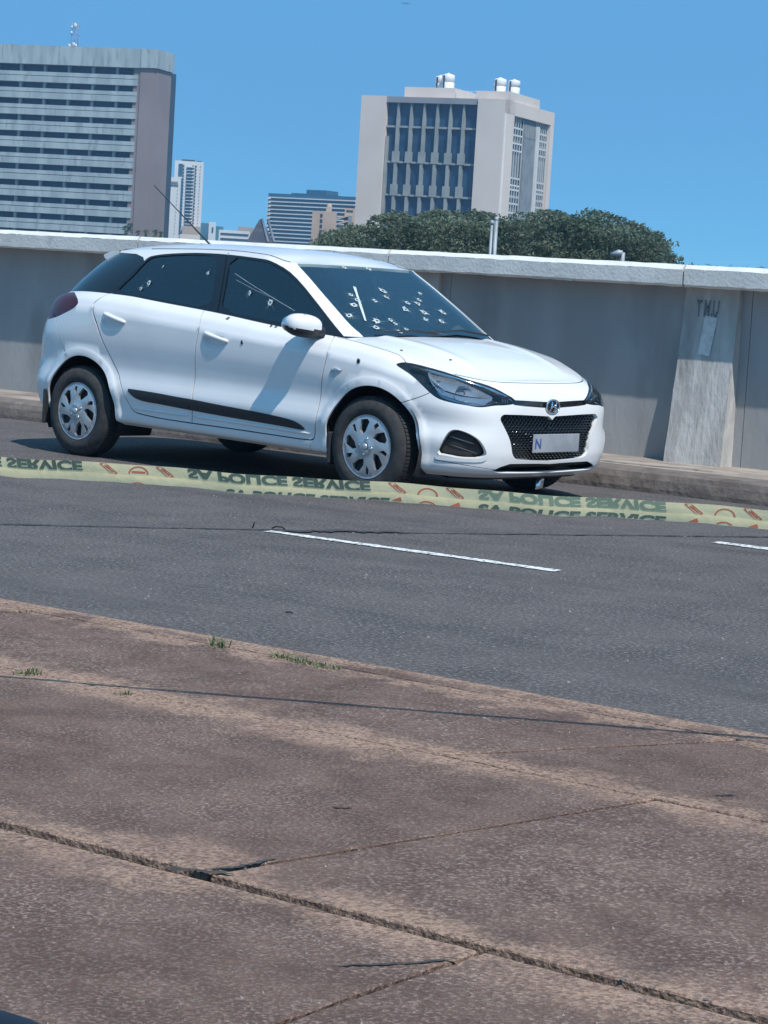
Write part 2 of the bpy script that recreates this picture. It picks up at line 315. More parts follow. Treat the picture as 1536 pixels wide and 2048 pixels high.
wall = empty('parapet_wall', (0, 2.6, 0)); tag(wall, 'long grey concrete parapet wall with light coping and sloped pillars behind the white car', 'wall')
WY = 2.62
joints = [2.675+2.5*k for k in range(-7, 5)]
def wl(o): o.location.y = -2.6; return o
for a, b_ in zip(joints, joints[1:]):
    wl(MB().box(a+.43, b_, WY, WY+.2, .1, 1.36).build('wall_panel', M_CONC, wall))
    # coping piece; sunlight on its top chamfer is painted as a paler tone
    y0, y1, zb, zt, ch = WY-.235, WY+.36, 1.355, 1.513, .032
    m = MB(); a2, b2 = a+.007, b_-.007; N_ = 30; vs = []
    for i in range(N_+1):
        xx = a2+(b2-a2)*i/N_; r = lambda k=.003: random.uniform(-k, k)
        vs += [(xx, WY-.02, zb+.012), (xx, y0+.02, zb+.004+r()), (xx, y0, zb+.02+r()), (xx, y0+.001, zt-ch+r(.004))]
    fs = [(i*4+j, (i+1)*4+j, (i+1)*4+j+1, i*4+j+1) for i in range(N_) for j in range(3)]
    m.add(vs, fs)
    m.add([(a2, WY-.02, zb+.012), (a2, y0+.02, zb), (a2, y0, zb+.02), (a2, y0, zt-ch), (a2, y0+ch, zt), (a2, y1, zt), (a2, y1, zb)], [(0, 1, 2, 3, 4, 5, 6)])
    m.add([(b2, WY-.02, zb+.012), (b2, y0+.02, zb), (b2, y0, zb+.02), (b2, y0, zt-ch), (b2, y0+ch, zt), (b2, y1, zt), (b2, y1, zb)], [(6, 5, 4, 3, 2, 1, 0)])
    m.add([(a2, WY-.02, zb+.012), (b2, WY-.02, zb+.012), (b2, y1, zb+.012), (a2, y1, zb+.012)], [(0, 1, 2, 3)])
    cp = wl(m.build('coping', M_COPE, wall))
    vs = []
    for i in range(N_+1):
        xx = a2+(b2-a2)*i/N_
        vs += [(xx, y0+.0012, zt-ch+random.uniform(-.006, .003)), (xx, y0+ch, zt+random.uniform(-.002, .002)), (xx, y1, zt)]
    MB().add(vs, [(i*3+j, (i+1)*3+j, (i+1)*3+j+1, i*3+j+1) for i in range(N_) for j in range(2)]).build('sunlit_tone_top', M_CHAM, cp)
for j in joints[:-1]:
    # battered pillar: wider and deeper at the foot
    x0, x1 = j-.07, j+.345
    m = MB(); rings = 14; vs = []
    for k in range(rings+1):
        t = k/rings; z = .12+(1.36-.12)*t; p = .14*(1-t)**1.1+.035; e = .012*(1-t)
        for xx, yy in ((x0-e, WY-p), (x1+e, WY-p), (x1+e+.006*(1-t), WY+.001), (x0-e-.01, WY+.001)):
            vs.append((xx+random.uniform(-.002, .002), yy+random.uniform(-.002, .002), z))
    fs = [(k*4+q, k*4+(q+1) % 4, (k+1)*4+(q+1) % 4, (k+1)*4+q) for k in range(rings) for q in range(4)]
    pl = wl(m.add(vs, fs).build('pillar', M_PILL, wall)); 
    wl(MB().box(x0, x1+.08, WY+.002, WY+.2, .1, 1.36).build('wall_panel', M_CONC, wall))

bpy.context.view_layer.update()
for o in [o for o in COL.objects if o not in _before and o.parent is None]: o.matrix_world = DECK @ o.matrix_world
# ================================================================== CITY BEYOND THE WALL
M_RC = mat('beige_concrete', (.68, .585, .52), (.73, .635, .57), rough=.9, scale=.15, bump=0)
M_RH = mat('grey_header', (.26, .26, .28), (.30, .30, .32), rough=.9, scale=.3)
M_FIN = mat('pale_fin', (.27, .29, .28), (.33, .35, .34), rough=.8, scale=.5)
M_BGL = mat('dark_window_glass', (.012, .045, .10), (.03, .075, .14), rough=.3, scale=.35, detail=2, spec=.3)
M_WH = mat('white_paint', (.74, .74, .73), (.82, .82, .81), rough=.6, scale=.6)
M_LFL = mat('light_spandrel', (.32, .385, .41), (.41, .475, .495), rough=.85, scale=.6, stretch=(1, 1, .2), c3=(.27, .32, .35), s3=1.6, t3=(.5, .7))
M_BRN = mat('mauve_concrete', (.245, .205, .205), (.28, .235, .235), rough=.9, scale=.1)
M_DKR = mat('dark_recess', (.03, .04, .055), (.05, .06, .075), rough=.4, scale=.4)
M_SHG = mat('side_screen_grey', (.20, .22, .24), (.26, .28, .30), rough=.8, scale=.5)
M_WT0 = mat('off_white_fin', (.48, .50, .50), (.56, .58, .58), rough=.8, scale=.5)
class FR:
    'a facade frame: u runs from A to B, d sticks out to the right-hand side of that run seen from above'
    def __init__(s, A, B):
        s.A = Vector((*A, 0)); s.u = (Vector((*B, 0))-s.A); s.len = s.u.length; s.u.normalize(); s.n = Vector((s.u.y, -s.u.x, 0))
    def p(s, u, d, z): return s.A+s.u*u+s.n*d+Vector((0, 0, z))
    def box(s, m, u0, u1, d0, d1, z0, z1):
        q = [(u0, d0), (u1, d0), (u1, d1), (u0, d1)]
        pts = [s.p(a, b_, z0) for a, b_ in q]+[s.p(a, b_, z1) for a, b_ in q]
        m.hexa([pts[i] for i in (3, 2, 1, 0)]+[pts[i] for i in (7, 6, 5, 4)]); return m
GZ = -6.0
# ---- tall beige office block on the right
A_, B_ = (-246, 277), (-222, 285); ab = Vector(B_)-Vector(A_); bc = Vector((-ab.y, ab.x)).normalized()*25.5; C_ = (B_[0]+bc.x, B_[1]+bc.y)
f1, f2 = FR(A_, B_), FR(B_, C_); ZT = 31.3
bR = empty('office_block', (*A_, GZ)); tag(bR, 'tall beige concrete office block with dark glazed front and white water tanks on its roof', 'building')
def fin(o, root): o.parent = root; o.matrix_parent_inverse = Matrix.Translation(-root.location); return o
def part(m, name, mt, root, parent=None, bevel=0):
    o = m.build(name, mt, None, bevel)
    if parent is None: fin(o, root)
    else: o.parent = parent; 
    return o
m = MB(); f1.box(m, .5, f1.len-1.4, -25.2, -1.4, GZ, ZT-.6); part(m, 'core_wall', M_RC, bR)
m = MB(); f1.box(m, 0, 4.4, -25.4, 0, GZ, ZT); part(m, 'pier', M_RC, bR)
m = MB(); f1.box(m, 20.6, f1.len, -5, 0, GZ, ZT); part(m, 'pier', M_RC, bR)
m = MB(); f1.box(m, 4.41, 20.59, -1.35, -.25, ZT-1.0, ZT-.05); part(m, 'roof_header', M_RH, bR)
m = MB(); f1.box(m, 4.41, 20.59, -1.39, -1.2, GZ, ZT-1.0); part(m, 'curtain_glass', M_BGL, bR)
for zb in (26.4, 20.6, 15.2, 9.8, 4.4):
    m = MB(); f1.box(m, 4.41, 20.59, -1.2, -.75, zb-.16, zb+.16); part(m, 'ledge', M_FIN, bR)
for i in range(7):
    uu = 4.41+16.18*(i+.9)/7 if i < 6 else None
    if uu is None: break
    m = MB(); vs = []
    for z0, z1, w0, w1 in ((GZ, ZT-4.0, .24, .24), (ZT-4.0, ZT-1.02, .24, .12)):
        pts = [f1.p(uu-w0, -1.19, z0), f1.p(uu+w0, -1.19, z0), f1.p(uu+w0, -.5, z0), f1.p(uu-w0, -.5, z0), f1.p(uu-w1, -1.19, z1), f1.p(uu+w1, -1.19, z1), f1.p(uu+w1, -.5, z1), f1.p(uu-w1, -.5, z1)]
        m.hexa([pts[k] for k in (3, 2, 1, 0)]+[pts[k] for k in (7, 6, 5, 4)])
    part(m, 'mullion', M_FIN, bR)
    for zb in (20.6, 15.2, 9.8):
        m = MB(); f1.box(m, uu-.62, uu+.62, -.74, -.42, zb-.1, zb+1.75); part(m, 'sunscreen_panel', M_FIN, bR)
        if False:
            m = MB(); f1.box(m, uu+.9, uu+1.5, -1.18, -1.02, zb+.5, zb+2.2); part(m, 'window_blind', M_RH, bR)
m = MB(); f1.box(m, 4.5, 4.9, -1.19, -.6, 4, ZT-6.5); part(m, 'mullion', M_FIN, bR)
# side facade
u0s = .9
m = MB(); f2.box(m, 5.01, 25.42, -1.1, -.9, GZ, ZT-.1); part(m, 'side_wall', M_SHG, bR)
m = MB(); f2.box(m, 0.05, 25.46, -.9, 0, ZT-2.2, ZT); part(m, 'side_parapet', M_RC, bR)
m = MB(); f2.box(m, 23.59, 25.46, -3, -.01, GZ, ZT-2.21); part(m, 'side_pier', M_RC, bR)
m = MB(); f2.box(m, 11.32, 17.21, -.89, -.35, GZ, ZT-3.6); part(m, 'stair_panel', M_SHG, bR)
m = MB(); f2.box(m, 11.16, 17.37, -.89, -.6, ZT-5.2, ZT-2.21); part(m, 'dark_opening', M_DKR, bR)
for k in range(5):
    m = MB(); f2.box(m, 11.6+k*1.2, 11.95+k*1.2, -.6, -.2, ZT-5.2, ZT-3.1); part(m, 'hanging_fin', M_FIN, bR)
m = MB(); f2.box(m, .6, .9, -.9, .12, GZ, ZT-2.2); part(m, 'downpipe', M_WH, bR)
m = MB(); f2.box(m, 17.45, 17.69, -.9, .12, GZ, ZT-3); part(m, 'downpipe', M_WH, bR)
rows = [27.3, 24.8, 17.21, 19.1, 16.1, 13.4, 10.6, 7.9]
for (ua, ub, nb) in ((1.2, 11.00, 8), (17.85, 23.51, 6)):
    for zr in rows:
        m = MB(); f2.box(m, ua, ub, -.89, -.78, zr-1.15, zr-.05); gl = part(m, 'window_band', M_BGL, bR)
        for zz in (zr-1.2, zr-.02):
            m = MB(); f2.box(m, ua, ub, -.77, -.6, zz-.13, zz+.13); part(m, 'window_rail', M_WH, bR)
    m = MB()
    for k in range(nb+1):
        uu = ua+(ub-ua)*k/nb
        m = MB(); f2.box(m, uu-.07, uu+.07, -.58, -.46, GZ, ZT-2.3); part(m, 'vertical_fin', M_WT0, bR)
# roof rooms and tanks
m = MB(); f1.box(m, 6.0, 15.0, -14, -4, ZT-.55, ZT+1.9); part(m, 'roof_room', M_RC, bR)
m = MB(); f1.box(m, 19.0, 25.0, -18, -3.2, ZT-.55, ZT+1.5); part(m, 'roof_room', M_RC, bR)
rl = MB()
for k in range(5): f1.box(rl, 15.2+k*.62, 15.27+k*.62, -4.2, -4.1, ZT-.5, ZT+1.5)
for zz in (.5, 1.0, 1.5): f1.box(rl, 15.1, 19.0, -4.25, -4.15, ZT+zz-.06, ZT+zz)
part(rl, 'roof_railing', M_WH, bR)
M_TANK = mat('white_tank_plastic', (.78, .78, .77), (.84, .84, .83), rough=.45, scale=1)
tanks = []
for k, (uu, dd, r, h, zb, lb) in enumerate([(10.6, -8.5, .95, 2.3, ZT+1.9, 'white cylindrical water tank leftmost of four on the beige office roof'), (12.4, -7.2, 1.08, 2.5, ZT+1.9, 'larger white water tank second from left on the beige office roof'),
                                            (21.6, -7.2, 1.05, 2.4, ZT+1.5, 'white water tank third from left on the beige office roof'), (24.0, -7.4, 1.0, 2.2, ZT+1.5, 'white water tank rightmost of four on the beige office roof')]):
    c = f1.p(uu, dd, zb); t = empty('water_tank', c); tag(t, lb, 'water tank', 'white water tanks on the office roof')
    MB().lathe([(r, 0), (r*.99, h*.46), (r*.94, h*.47), (r*.94, h*.5), (r, h*.51), (r, h*.92), (r*.9, h*.97), (r*.2, h*1.06), (0, h*1.12)], 24, 'z').build('tank_body', M_TANK, t)
    MB().box(-r*.12, r*.12, -r-.12, -r+.02, .1, h*.9).build('tank_pipe', M_DKR, t)

# ---- long grey office block on the left
P0, P1 = Vector((-285, 232)), Vector((-263, 243)); du = (P1-P0).normalized(); L0 = P0-du*26; f3 = FR(tuple(L0), tuple(P1)); n3 = Vector((f3.n.x, f3.n.y))
ZL = 35.3
bL = empty('slab_office_block', (L0.x, L0.y, GZ)); tag(bL, 'wide grey office block of striped concrete floors with mauve end wall at the left', 'building')
m = MB(); f3.box(m, 0, f3.len-.6, -14, -1.5, GZ, ZL-.5); part(m, 'window_glass', M_BGL, bL)
m = MB(); f3.box(m, 0, f3.len+.05, -3, .35, ZL-3.0, ZL); part(m, 'roof_fascia', M_LFL, bL)
fl = 2.62; z = ZL-4.15; k = 0
while z > GZ+2:
    m = MB(); f3.box(m, 0, f3.len-.55, -1.55, 0, z-.60, z); part(m, 'spandrel', M_LFL, bL)
    m = MB(); f3.box(m, 0, f3.len-.55, -1.55, .12, z-1.66, z-.70); part(m, 'spandrel', M_LFL, bL)
    for q in range(13):
        uu = f3.len-4.3-q*4.15
        if uu < 0: break
        m = MB(); f3.box(m, uu-.22, uu+.22, -1.49, -.75, z-fl, z-1.67); part(m, 'column', M_LFL, bL)
    z -= fl; k += 1
for q in range(13):
    uu = f3.len-4.3-q*4.15
    m = MB(); f3.box(m, uu-.22, uu+.22, -1.49, -.75, ZL-4.14, ZL-3.01); part(m, 'column', M_LFL, bL)
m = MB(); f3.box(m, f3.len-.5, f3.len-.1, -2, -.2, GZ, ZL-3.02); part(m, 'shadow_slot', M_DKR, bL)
m = MB(); f3.box(m, f3.len-.05, f3.len+2.35, -9, .1, GZ, ZL-3.02); part(m, 'end_pier', M_BRN, bL)
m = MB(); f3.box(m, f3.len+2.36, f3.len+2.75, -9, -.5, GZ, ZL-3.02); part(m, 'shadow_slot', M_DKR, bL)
# angled end wall
e0 = Vector((P1.x, P1.y))+du*2.76; e1 = e0+Vector((-n3.x, -n3.y))*6.2+du*.15; f4 = FR(tuple(e0), tuple(e1))
m = MB(); f4.box(m, 0, f4.len, -4, 0, GZ, ZL-3.02); part(m, 'end_wall', M_BRN, bL)
m = MB(); f3.box(m, f3.len+.06, f3.len+2.9, -3, .45, ZL-2.95, ZL+.02); part(m, 'roof_fascia', M_LFL, bL)
e0b = Vector((P1.x, P1.y))+du*2.95+n3*.35; e1b = e0b+Vector((-n3.x, -n3.y))*6.9+du*.15; f5 = FR(tuple(e0b), tuple(e1b))
m = MB(); f5.box(m, 0, f5.len, -3, .1, ZL-3.0, ZL); part(m, 'roof_fascia', M_LFL, bL)
# aerial mast on that roof
c = at(150, 92, 386); mst = empty('aerial_mast', (c[0], c[1], ZL-.6)); tag(mst, 'small lattice aerial mast with white dishes standing on the left office roof', 'mast')
zt = 5.2; m = MB()
for sx, sy in ((-.5, -.5), (.5, -.5), (0, .55)): m.tube([(sx, sy, 0), (sx*.8, sy*.8, zt)], .05, 5)
for k in range(7):
    a = zt*k/7; b_ = zt*(k+1)/7; s = 1 if k % 2 else -1
    m.tube([(.5*s*.9, -.45, a), (-.5*s*.85, -.42, b_)], .035, 4); m.tube([(.45, -.45*s, a), (0, .5*s*.9, b_)], .035, 4)
m.build('lattice', M_FIN, mst)
for (dx, dz, r) in ((-.75, 1.3, .42), (.25, 1.5, .45), (.85, 1.35, .32), (.45, 4.6, .42), (-.35, 3.5, .25), (-.3, 4.4, .22)):
    MB().ell((dx, -.6, dz), (r, .14, r), 14, 8).build('dish', M_WH, mst)

# ---- far city
def block(name, px0, px1, ytop, D, depth, m_, label, cat='building', zb=GZ, turn=0.0):
    a = at(px0, ytop, D); b_ = at(px1, ytop, D*(1+turn)); f = FR((a[0], a[1]), (b_[0], b_[1])); zt = (a[2]+b_[2])/2
    r = empty(name, (a[0], a[1], zb)); tag(r, label, cat)
    q = MB(); f.box(q, 0, f.len, -depth, 0, zb, zt); part(q, 'wall', m_, r); return r, f, zt
M_WT = mat('white_tower_render', (.66, .67, .66), (.74, .75, .74), rough=.8, scale=.08)
M_BLU = mat('blue_curtain_glass', (.03, .10, .17), (.05, .14, .22), rough=.35, scale=.05, detail=2)
M_BEI = mat('peach_render', (.44, .34, .27), (.50, .39, .31), rough=.85, scale=.2)
M_TEAL = mat('teal_glass', (.05, .16, .22), (.09, .22, .28), rough=.3, scale=.2)
# tall white tower
r, f, zt = block('apartment_tower', 350, 408, 322.5, 700, 20, M_WT, 'tallest white apartment tower with stacked balconies right of the grey office block')
D7 = 700/4600.36
for (a, b_, y0, y1, mt, nm) in ((358, 366, 329, 352, M_BLU, 'balcony_strip'), (374, 384, 334, 460, M_BLU, 'balcony_strip'), (364.5, 368, 357, 466, M_BLU, 'balcony_strip')):
    q = MB(); u0 = (a-350)*D7*1.0; u1 = (b_-350)*D7; z0 = zt-(y1-323)*D7; z1 = zt-(y0-323)*D7; f.box(q, u0, u1, .01, .25, z0, z1); part(q, nm, mt, r)
q = MB()
for i in range(19):
    zz = zt-(331+6.55*i-323)*D7
    for (a, b_) in ((366.5, 369), (384.5, 388), (390, 393.2)): f.box(q, (a-350)*D7, (b_-350)*D7, .02, .3, zz-.42, zz)
    f.box(q, (400-350)*D7, (400.9-350)*D7, .02, .2, zz-.35, zz)
    if i > 2: f.box(q, (374-350)*D7, (384-350)*D7, .26, .4, zz-.1, zz+.03)
tag(part(q, 'window', M_DKR, r), kind='stuff')
q = MB()
for i in range(19):
    zz = zt-(334.5+6.55*i-323)*D7
    f.box(q, (384.3-350)*D7, (389.5-350)*D7, .02, .7, zz-.12, zz+.22); f.box(q, (374-350)*D7, (384-350)*D7, .26, .5, zz-.1, zz+.05)
tag(part(q, 'balcony', M_WT, r), kind='stuff')
q = MB(); f.box(q, 2, 6, -8, -3, zt, zt+.6); f.box(q, 6.5, 8, -8, -3, zt, zt+.4); part(q, 'roof_plant', M_DKR, r)
# lower white tower in front of it
r, f, zt = block('hotel_tower', 326, 361.5, 354, 600, 18, M_WT, 'lower white tower with rows of tiny windows beside the mauve end wall')
D6 = 600/4600.36; q = MB()
for i in range(14):
    zz = zt-(371+7.1*i-354)*D6
    for a in (332.3-i*.25, 341-i*.25): f.box(q, (a-326)*D6, (a+1.8-326)*D6, .01, .12, zz-.28, zz)
    f.box(q, (355.5-i*.2-326)*D6, (356.2-i*.2-326)*D6, .01, .1, zz-.4, zz)
tag(part(q, 'window', M_DKR, r), kind='stuff')
q = MB(); f.box(q, (341-326)*D6, (357-326)*D6, .02, .35, zt-1.95, zt-1.75); f.box(q, (342-326)*D6, (356-326)*D6, .02, .3, zt-1.45, zt-1.1); part(q, 'roof_sign_band', M_SHG, r)
r, f, zt = block('podium_building', 365, 401, 452.5, 690, 14, M_BEI, 'low peach podium building under the tallest white tower')
# blue slab
r, f, zt = block('blue_glass_hotel', 537, 712, 390, 560, 22, M_BLU, 'wide blue glass hotel with thin white floor lines behind the tree', turn=-.02)
D5 = 560/4600.36
for i in range(12):
    q = MB(); zz = zt-(8+7.75*i)*D5; f.box(q, 0.3, f.len, .02, .5, zz-.15, zz+.12); part(q, 'floor_line', M_WT, r)
    q = MB(); f.box(q, 0, .9, .02, .8, zz-.45, zz-.16); part(q, 'corner_balcony', M_WT, r)
q = MB(); f.box(q, (613-537)*D5, (658-537)*D5, -8, -2, zt-.2, zt+1.3); f.box(q, (575-537)*D5, (660-537)*D5, -9, -3, zt-.2, zt+.4); part(q, 'roof_plant', M_BLU, r)
# peach block with balconies
r, f, zt = block('peach_apartment_block', 625, 674, 422.5, 450, 12, M_BEI, 'small peach apartment block in front of the blue glass hotel')
D4 = 450/4600.36; q = MB()
for i in range(5):
    zz = zt-(5.5+10.5*i)*D4; f.box(q, (641-625)*D4, (645.5-625)*D4, .01, .12, zz-.6, zz)
part(q, 'window', M_DKR, r)
for i in range(4):
    q = MB(); zz = zt-(4+10.5*i)*D4
    pts = [f.p(f.len, 0, zz-1.1), f.p(f.len+2.2, 0, zz-.35), f.p(f.len+2.2, -4, zz-.35), f.p(f.len, -4, zz-1.1), f.p(f.len, 0, zz-.75), f.p(f.len+2.2, 0, zz), f.p(f.len+2.2, -4, zz), f.p(f.len, -4, zz-.75)]
    q.hexa([pts[k] for k in (3, 2, 1, 0)]+[pts[k] for k in (7, 6, 5, 4)]); part(q, 'stair_flight', M_BEI, r)
q = MB(); f.box(q, f.len+2.25, f.len+3, -4, 0, GZ, zt-.6); part(q, 'stair_wall', M_SHG, r)
q = MB(); f.box(q, (652-625)*D4, (663-625)*D4, -5, -1, zt, zt+.9); q.lathe([(.55, 0), (.5, .3), (.3, .55), (0, .7)], 10, 'z', tuple(f.p((658-625)*D4, -2, zt+.9))); part(q, 'roof_turret', M_BEI, r)
r, f, zt = block('peach_side_block', 690, 712, 416.5, 452, 12, M_BEI, 'narrow peach block squeezed between the peach apartments and beige office')
q = MB(); f.box(q, .3, 1.6, .01, .1, zt-.7, zt-.4); part(q, 'vent_slot', M_DKR, r)
# low far buildings, left to right
for (a, b_, y, D, mt, nm, lb) in ((401, 418, 446, 820, M_TEAL, 'teal_office', 'low teal glass office at the foot of the white tower'),
        (418, 432, 444, 800, M_WT, 'white_lift_tower', 'narrow white lift tower beside the low teal office'),
        (432, 447, 453, 810, M_TEAL, 'dark_glass_building', 'small dark glass building right of the narrow white lift tower'),
        (438, 500, 461, 780, M_WT, 'car_park_building', 'long low white building with dark parking levels'),
        (476, 507, 454, 900, M_BEI, 'pink_house_block', 'low pinkish block behind the long white car park building'),
        (360, 400, 469, 640, M_RC, 'flat_roof_shed', 'flat grey shed roof just above the wall left of the aerial')):
    r, f, zt = block(nm, a, b_, y, D, 12, mt, lb)
    if nm == 'car_park_building':
        for zz in (1.0, 2.7):
            q = MB(); f.box(q, .6, f.len-.4, .01, .2, zt-zz-.6, zt-zz); part(q, 'parking_opening', M_DKR, r)
    if nm == 'white_lift_tower':
        q = MB(); f.box(q, 1.1, 1.6, .01, .2, zt-3.6, zt-1.8); part(q, 'window', M_DKR, r)
# dark pitched roof just beyond the wall
M_SLATE = mat('dark_roof_metal', (.05, .055, .07), (.075, .08, .095), rough=.6, scale=2)
a = at(493, 484, 60); ap = at(519, 438.5, 62); b_ = at(546, 484, 60); rr_ = empty('pitched_roof_hut', (a[0], a[1], GZ)); tag(rr_, 'dark steep pitched roof rising just above the wall between far buildings', 'roof')
dv = (Vector(ap)-Vector(CAM)); dv.z = 0; dv.normalize(); sd_ = Vector((dv.y, -dv.x, 0))
V8 = [Vector(a), Vector(b_), Vector(at(524, 439, 62)), Vector(ap)]; ext_ = lambda lo, hi: hi+(lo-hi)*((hi.z-GZ)/(hi.z-lo.z)); base = [ext_(V8[0], V8[3]), ext_(V8[1], V8[2])]
bk = dv*5
m = MB(); pts = [base[0], base[1], V8[2], V8[3]]; m.add(pts+[p+bk for p in pts], [(0, 1, 2, 3), (7, 6, 5, 4), (1, 5, 6, 2), (3, 2, 6, 7), (0, 3, 7, 4)]); part(m, 'roof_cover', M_SLATE, rr_)
m = MB(); 
for o1 in (0, .16): m.tube([V8[2]-dv*.05+sd_*o1, Vector(at(536, 484, 60))-dv*.05+sd_*o1], .035, 5)
part(m, 'roof_rib', mat('grey_rib', (.16, .19, .24)), rr_)

# ---- foliage
def leafmat(name, c1, c2):
    m = mat(name, c1, c2, rough=.6, scale=.8, detail=3, contrast=(.3, .7)); n = m.node_tree; b = n.nodes['Principled BSDF']
    t = n.nodes.new('ShaderNodeBsdfTranslucent'); n.links.new(b.inputs['Base Color'].links[0].from_socket, t.inputs[0]); x = n.nodes.new('ShaderNodeMixShader'); x.inputs[0].default_value = .42
    n.links.new(b.outputs[0], x.inputs[1]); n.links.new(t.outputs[0], x.inputs[2]); n.links.new(x.outputs[0], n.nodes['Material Output'].inputs[0]); return m
M_LEAF = leafmat('fig_leaf', (.085, .125, .085), (.20, .24, .16)); M_LEAF2 = leafmat('dry_leaf', (.07, .075, .04), (.10, .10, .06))
M_BARK = mat('grey_bark', (.10, .09, .08), (.16, .145, .13), rough=.95, scale=3, bump=.6)
def leaves(name, cs, rs, n, size, mt, parent, flat=.7, top=True, seed=1):
    g = np.random.default_rng(seed); cs = np.array(cs, float); rs = np.array(rs, float); vol = rs.prod(1)**(2/3); idx = g.choice(len(cs), n, p=vol/vol.sum())
    d = g.normal(size=(n, 3)); d /= np.linalg.norm(d, axis=1)[:, None]; r = g.uniform(.55, 1.04, n)**.6
    # clumps: snap towards random twig ends so that light and dark groups form
    tw = g.normal(size=(len(cs), 46, 3)); tw /= np.linalg.norm(tw, axis=2)[..., None]; tw[..., 2] = np.where(tw[..., 2] < -.35, -tw[..., 2], tw[..., 2])
    k = g.integers(0, 46, n); d = tw[idx, k]*1.0+g.normal(size=(n, 3))*.13
    P = cs[idx]+d*rs[idx]*r[:, None]
    a = g.normal(size=(n, 3)); a[:, 2] *= flat; a /= np.linalg.norm(a, axis=1)[:, None]; b_ = np.cross(a, g.normal(size=(n, 3))); b_ /= np.linalg.norm(b_, axis=1)[:, None]
    s = size*g.uniform(.5, 1.3, n)[:, None]; V = np.stack([P-a*s, P+b_*s*.45, P+a*s, P-b_*s*.45], 1)
    return npmesh(name, V, np.arange(4*n).reshape(-1, 4), mt, parent)
DT = 85.0; prof = [(645, 486), (690, 467), (735, 452), (790, 443), (845, 436), (900, 433), (950, 438), (1000, 441), (1050, 437), (1105, 437), (1150, 432), (1190, 436), (1225, 452), (1265, 458), (1300, 480), (1335, 508)]
tc_ = at(1010, 520, DT+4); tree = empty('fig_tree', (tc_[0], tc_[1], GZ)); tag(tree, 'broad dark green spreading tree rising behind the parapet wall below the beige office block', 'tree')
cs = []; rs = []
for i, (px, py) in enumerate(prof):
    for dp in (0, 3.2, 6.0):
        q = at(px+random.uniform(-12, 12), py+random.uniform(-7, 6), DT+dp-1); rx = random.uniform(1.0, 1.35); rz = random.uniform(.35, .78)
        if i in (0, 15): rx *= .5; rz *= .5
        rx *= random.choice((.55, .8, 1.05)); cs.append((q[0], q[1], q[2]-rz*random.uniform(.75, 1.25)-(.1 if dp else 0))); rs.append((rx, rx, rz))
        for lev in (1, 2):
            q2 = at(px+random.uniform(-18, 18), py, DT+dp-.5-lev*.4); cs.append((q2[0], q2[1], q2[2]-rz-lev*.62)); rs.append((rx*1.1, rx*1.1, .5))
for k in range(46):
    px = random.uniform(655, 1325); j = max(i for i in range(len(prof)) if prof[i][0] <= px) if px < 1335 else 14; py = prof[j][1]+(prof[min(j+1, 15)][1]-prof[j][1])*((px-prof[j][0])/45)
    q = at(px, py+random.uniform(-5, 4), DT+random.uniform(-1, 5)); cs.append(tuple(q)); r_ = random.uniform(.16, .34); rs.append((r_*1.7, r_*1.7, r_))
cr_ = leaves('crown', cs, rs, 80000, .085, M_LEAF, None, seed=5); fin(cr_, tree)
cr2 = leaves('dry_twigs', cs[::2], [tuple(k*.95 for k in r_) for r_ in rs[::2]], 5000, .07, M_LEAF2, None, seed=9); fin(cr2, tree)
m = MB(); top0 = Vector((tc_[0], tc_[1], -2.5)); m.tube([(tc_[0], tc_[1], GZ), (tc_[0]+.1, tc_[1], -4.5), tuple(top0)], [.75, .6, .5], 10)
for i in range(0, len(cs), 4):
    e_ = Vector(cs[i]); mid = top0.lerp(e_, .5)+Vector((0, 0, -.5)); m.tube([tuple(top0), tuple(mid), tuple(e_)], [.26, .14, .05], 6)
fin(m.build('trunk', M_BARK, None), tree)
# low shrubs and a hill line far right
tl = []; 
cs, rs = [], []
for px in range(1340, 1700, 12):
    q = at(px, 541+(px-1340)*.02+random.uniform(-3, 3), 900+random.uniform(-40, 40)); hh = (q[2]-GZ)/2; cs.append((q[0], q[1], GZ+hh)); rs.append((12, 12, hh))
tb = leaves('distant_woodland', cs, rs, 12000, 1.5, M_LEAF, None, seed=21); tag(tb, kind='stuff')
sh = empty('shrub', tuple(at(286, 470, 330)[:2])+(GZ,)); tag(sh, 'dark scraggly shrub at the foot of the mauve end wall', 'shrub')
q0 = at(262, 455, 330); cs = []; rs = []
for px, py, r_ in ((252, 458, .55), (260, 452, .45), (275, 465, .35), (292, 464, .4), (310, 464, .4), (322, 466, .3)):
    q = at(px, py, 330); cs.append(tuple(q)); rs.append((r_, r_, r_*.8)); cs.append((q[0], q[1], q[2]-.8)); rs.append((r_*.5, r_*.5, .8))
fin(leaves('foliage', cs, rs, 900, .16, M_LEAF, None, seed=4), sh)
m = MB()
for px in (256, 292, 315): q = at(px, 465, 330); m.tube([(q[0], q[1], GZ), (q[0], q[1], q[2]+.5)], .15, 5)
fin(m.build('stem', M_BARK, None), sh)

# ---- lamp posts beyond the wall
M_GALV = mat('galvanised_steel', (.26, .30, .34), (.36, .40, .43), rough=.55, metal=.3, scale=4)
for (px, yt, D, lb) in ((984, 447, 34, 'thin left pole of the pair of galvanised poles in front of the tree'), (993, 440, 34.3, 'right thicker pole of the pair of galvanised poles before the tree')):
    c = at(px, yt, D); t = empty('steel_pole', (c[0], c[1], GZ)); tag(t, lb, 'pole', 'galvanised poles in front of the tree')
    MB().tube([(0, 0, 0), (0, 0, c[2]-GZ)], [.04, .02] if px < 990 else [.05, .03], 10).build('shaft', M_GALV, t); MB().lathe([(.035, 0), (.035, .04), (0, .05)], 10, 'z', (0, 0, c[2]-GZ)).build('cap', M_GALV, t)
c = at(1246, 505, 30); t = empty('street_lamp', (c[0], c[1], GZ)); tag(t, 'small grey street lamp with slanted head peeking over the wall at the right', 'street lamp')
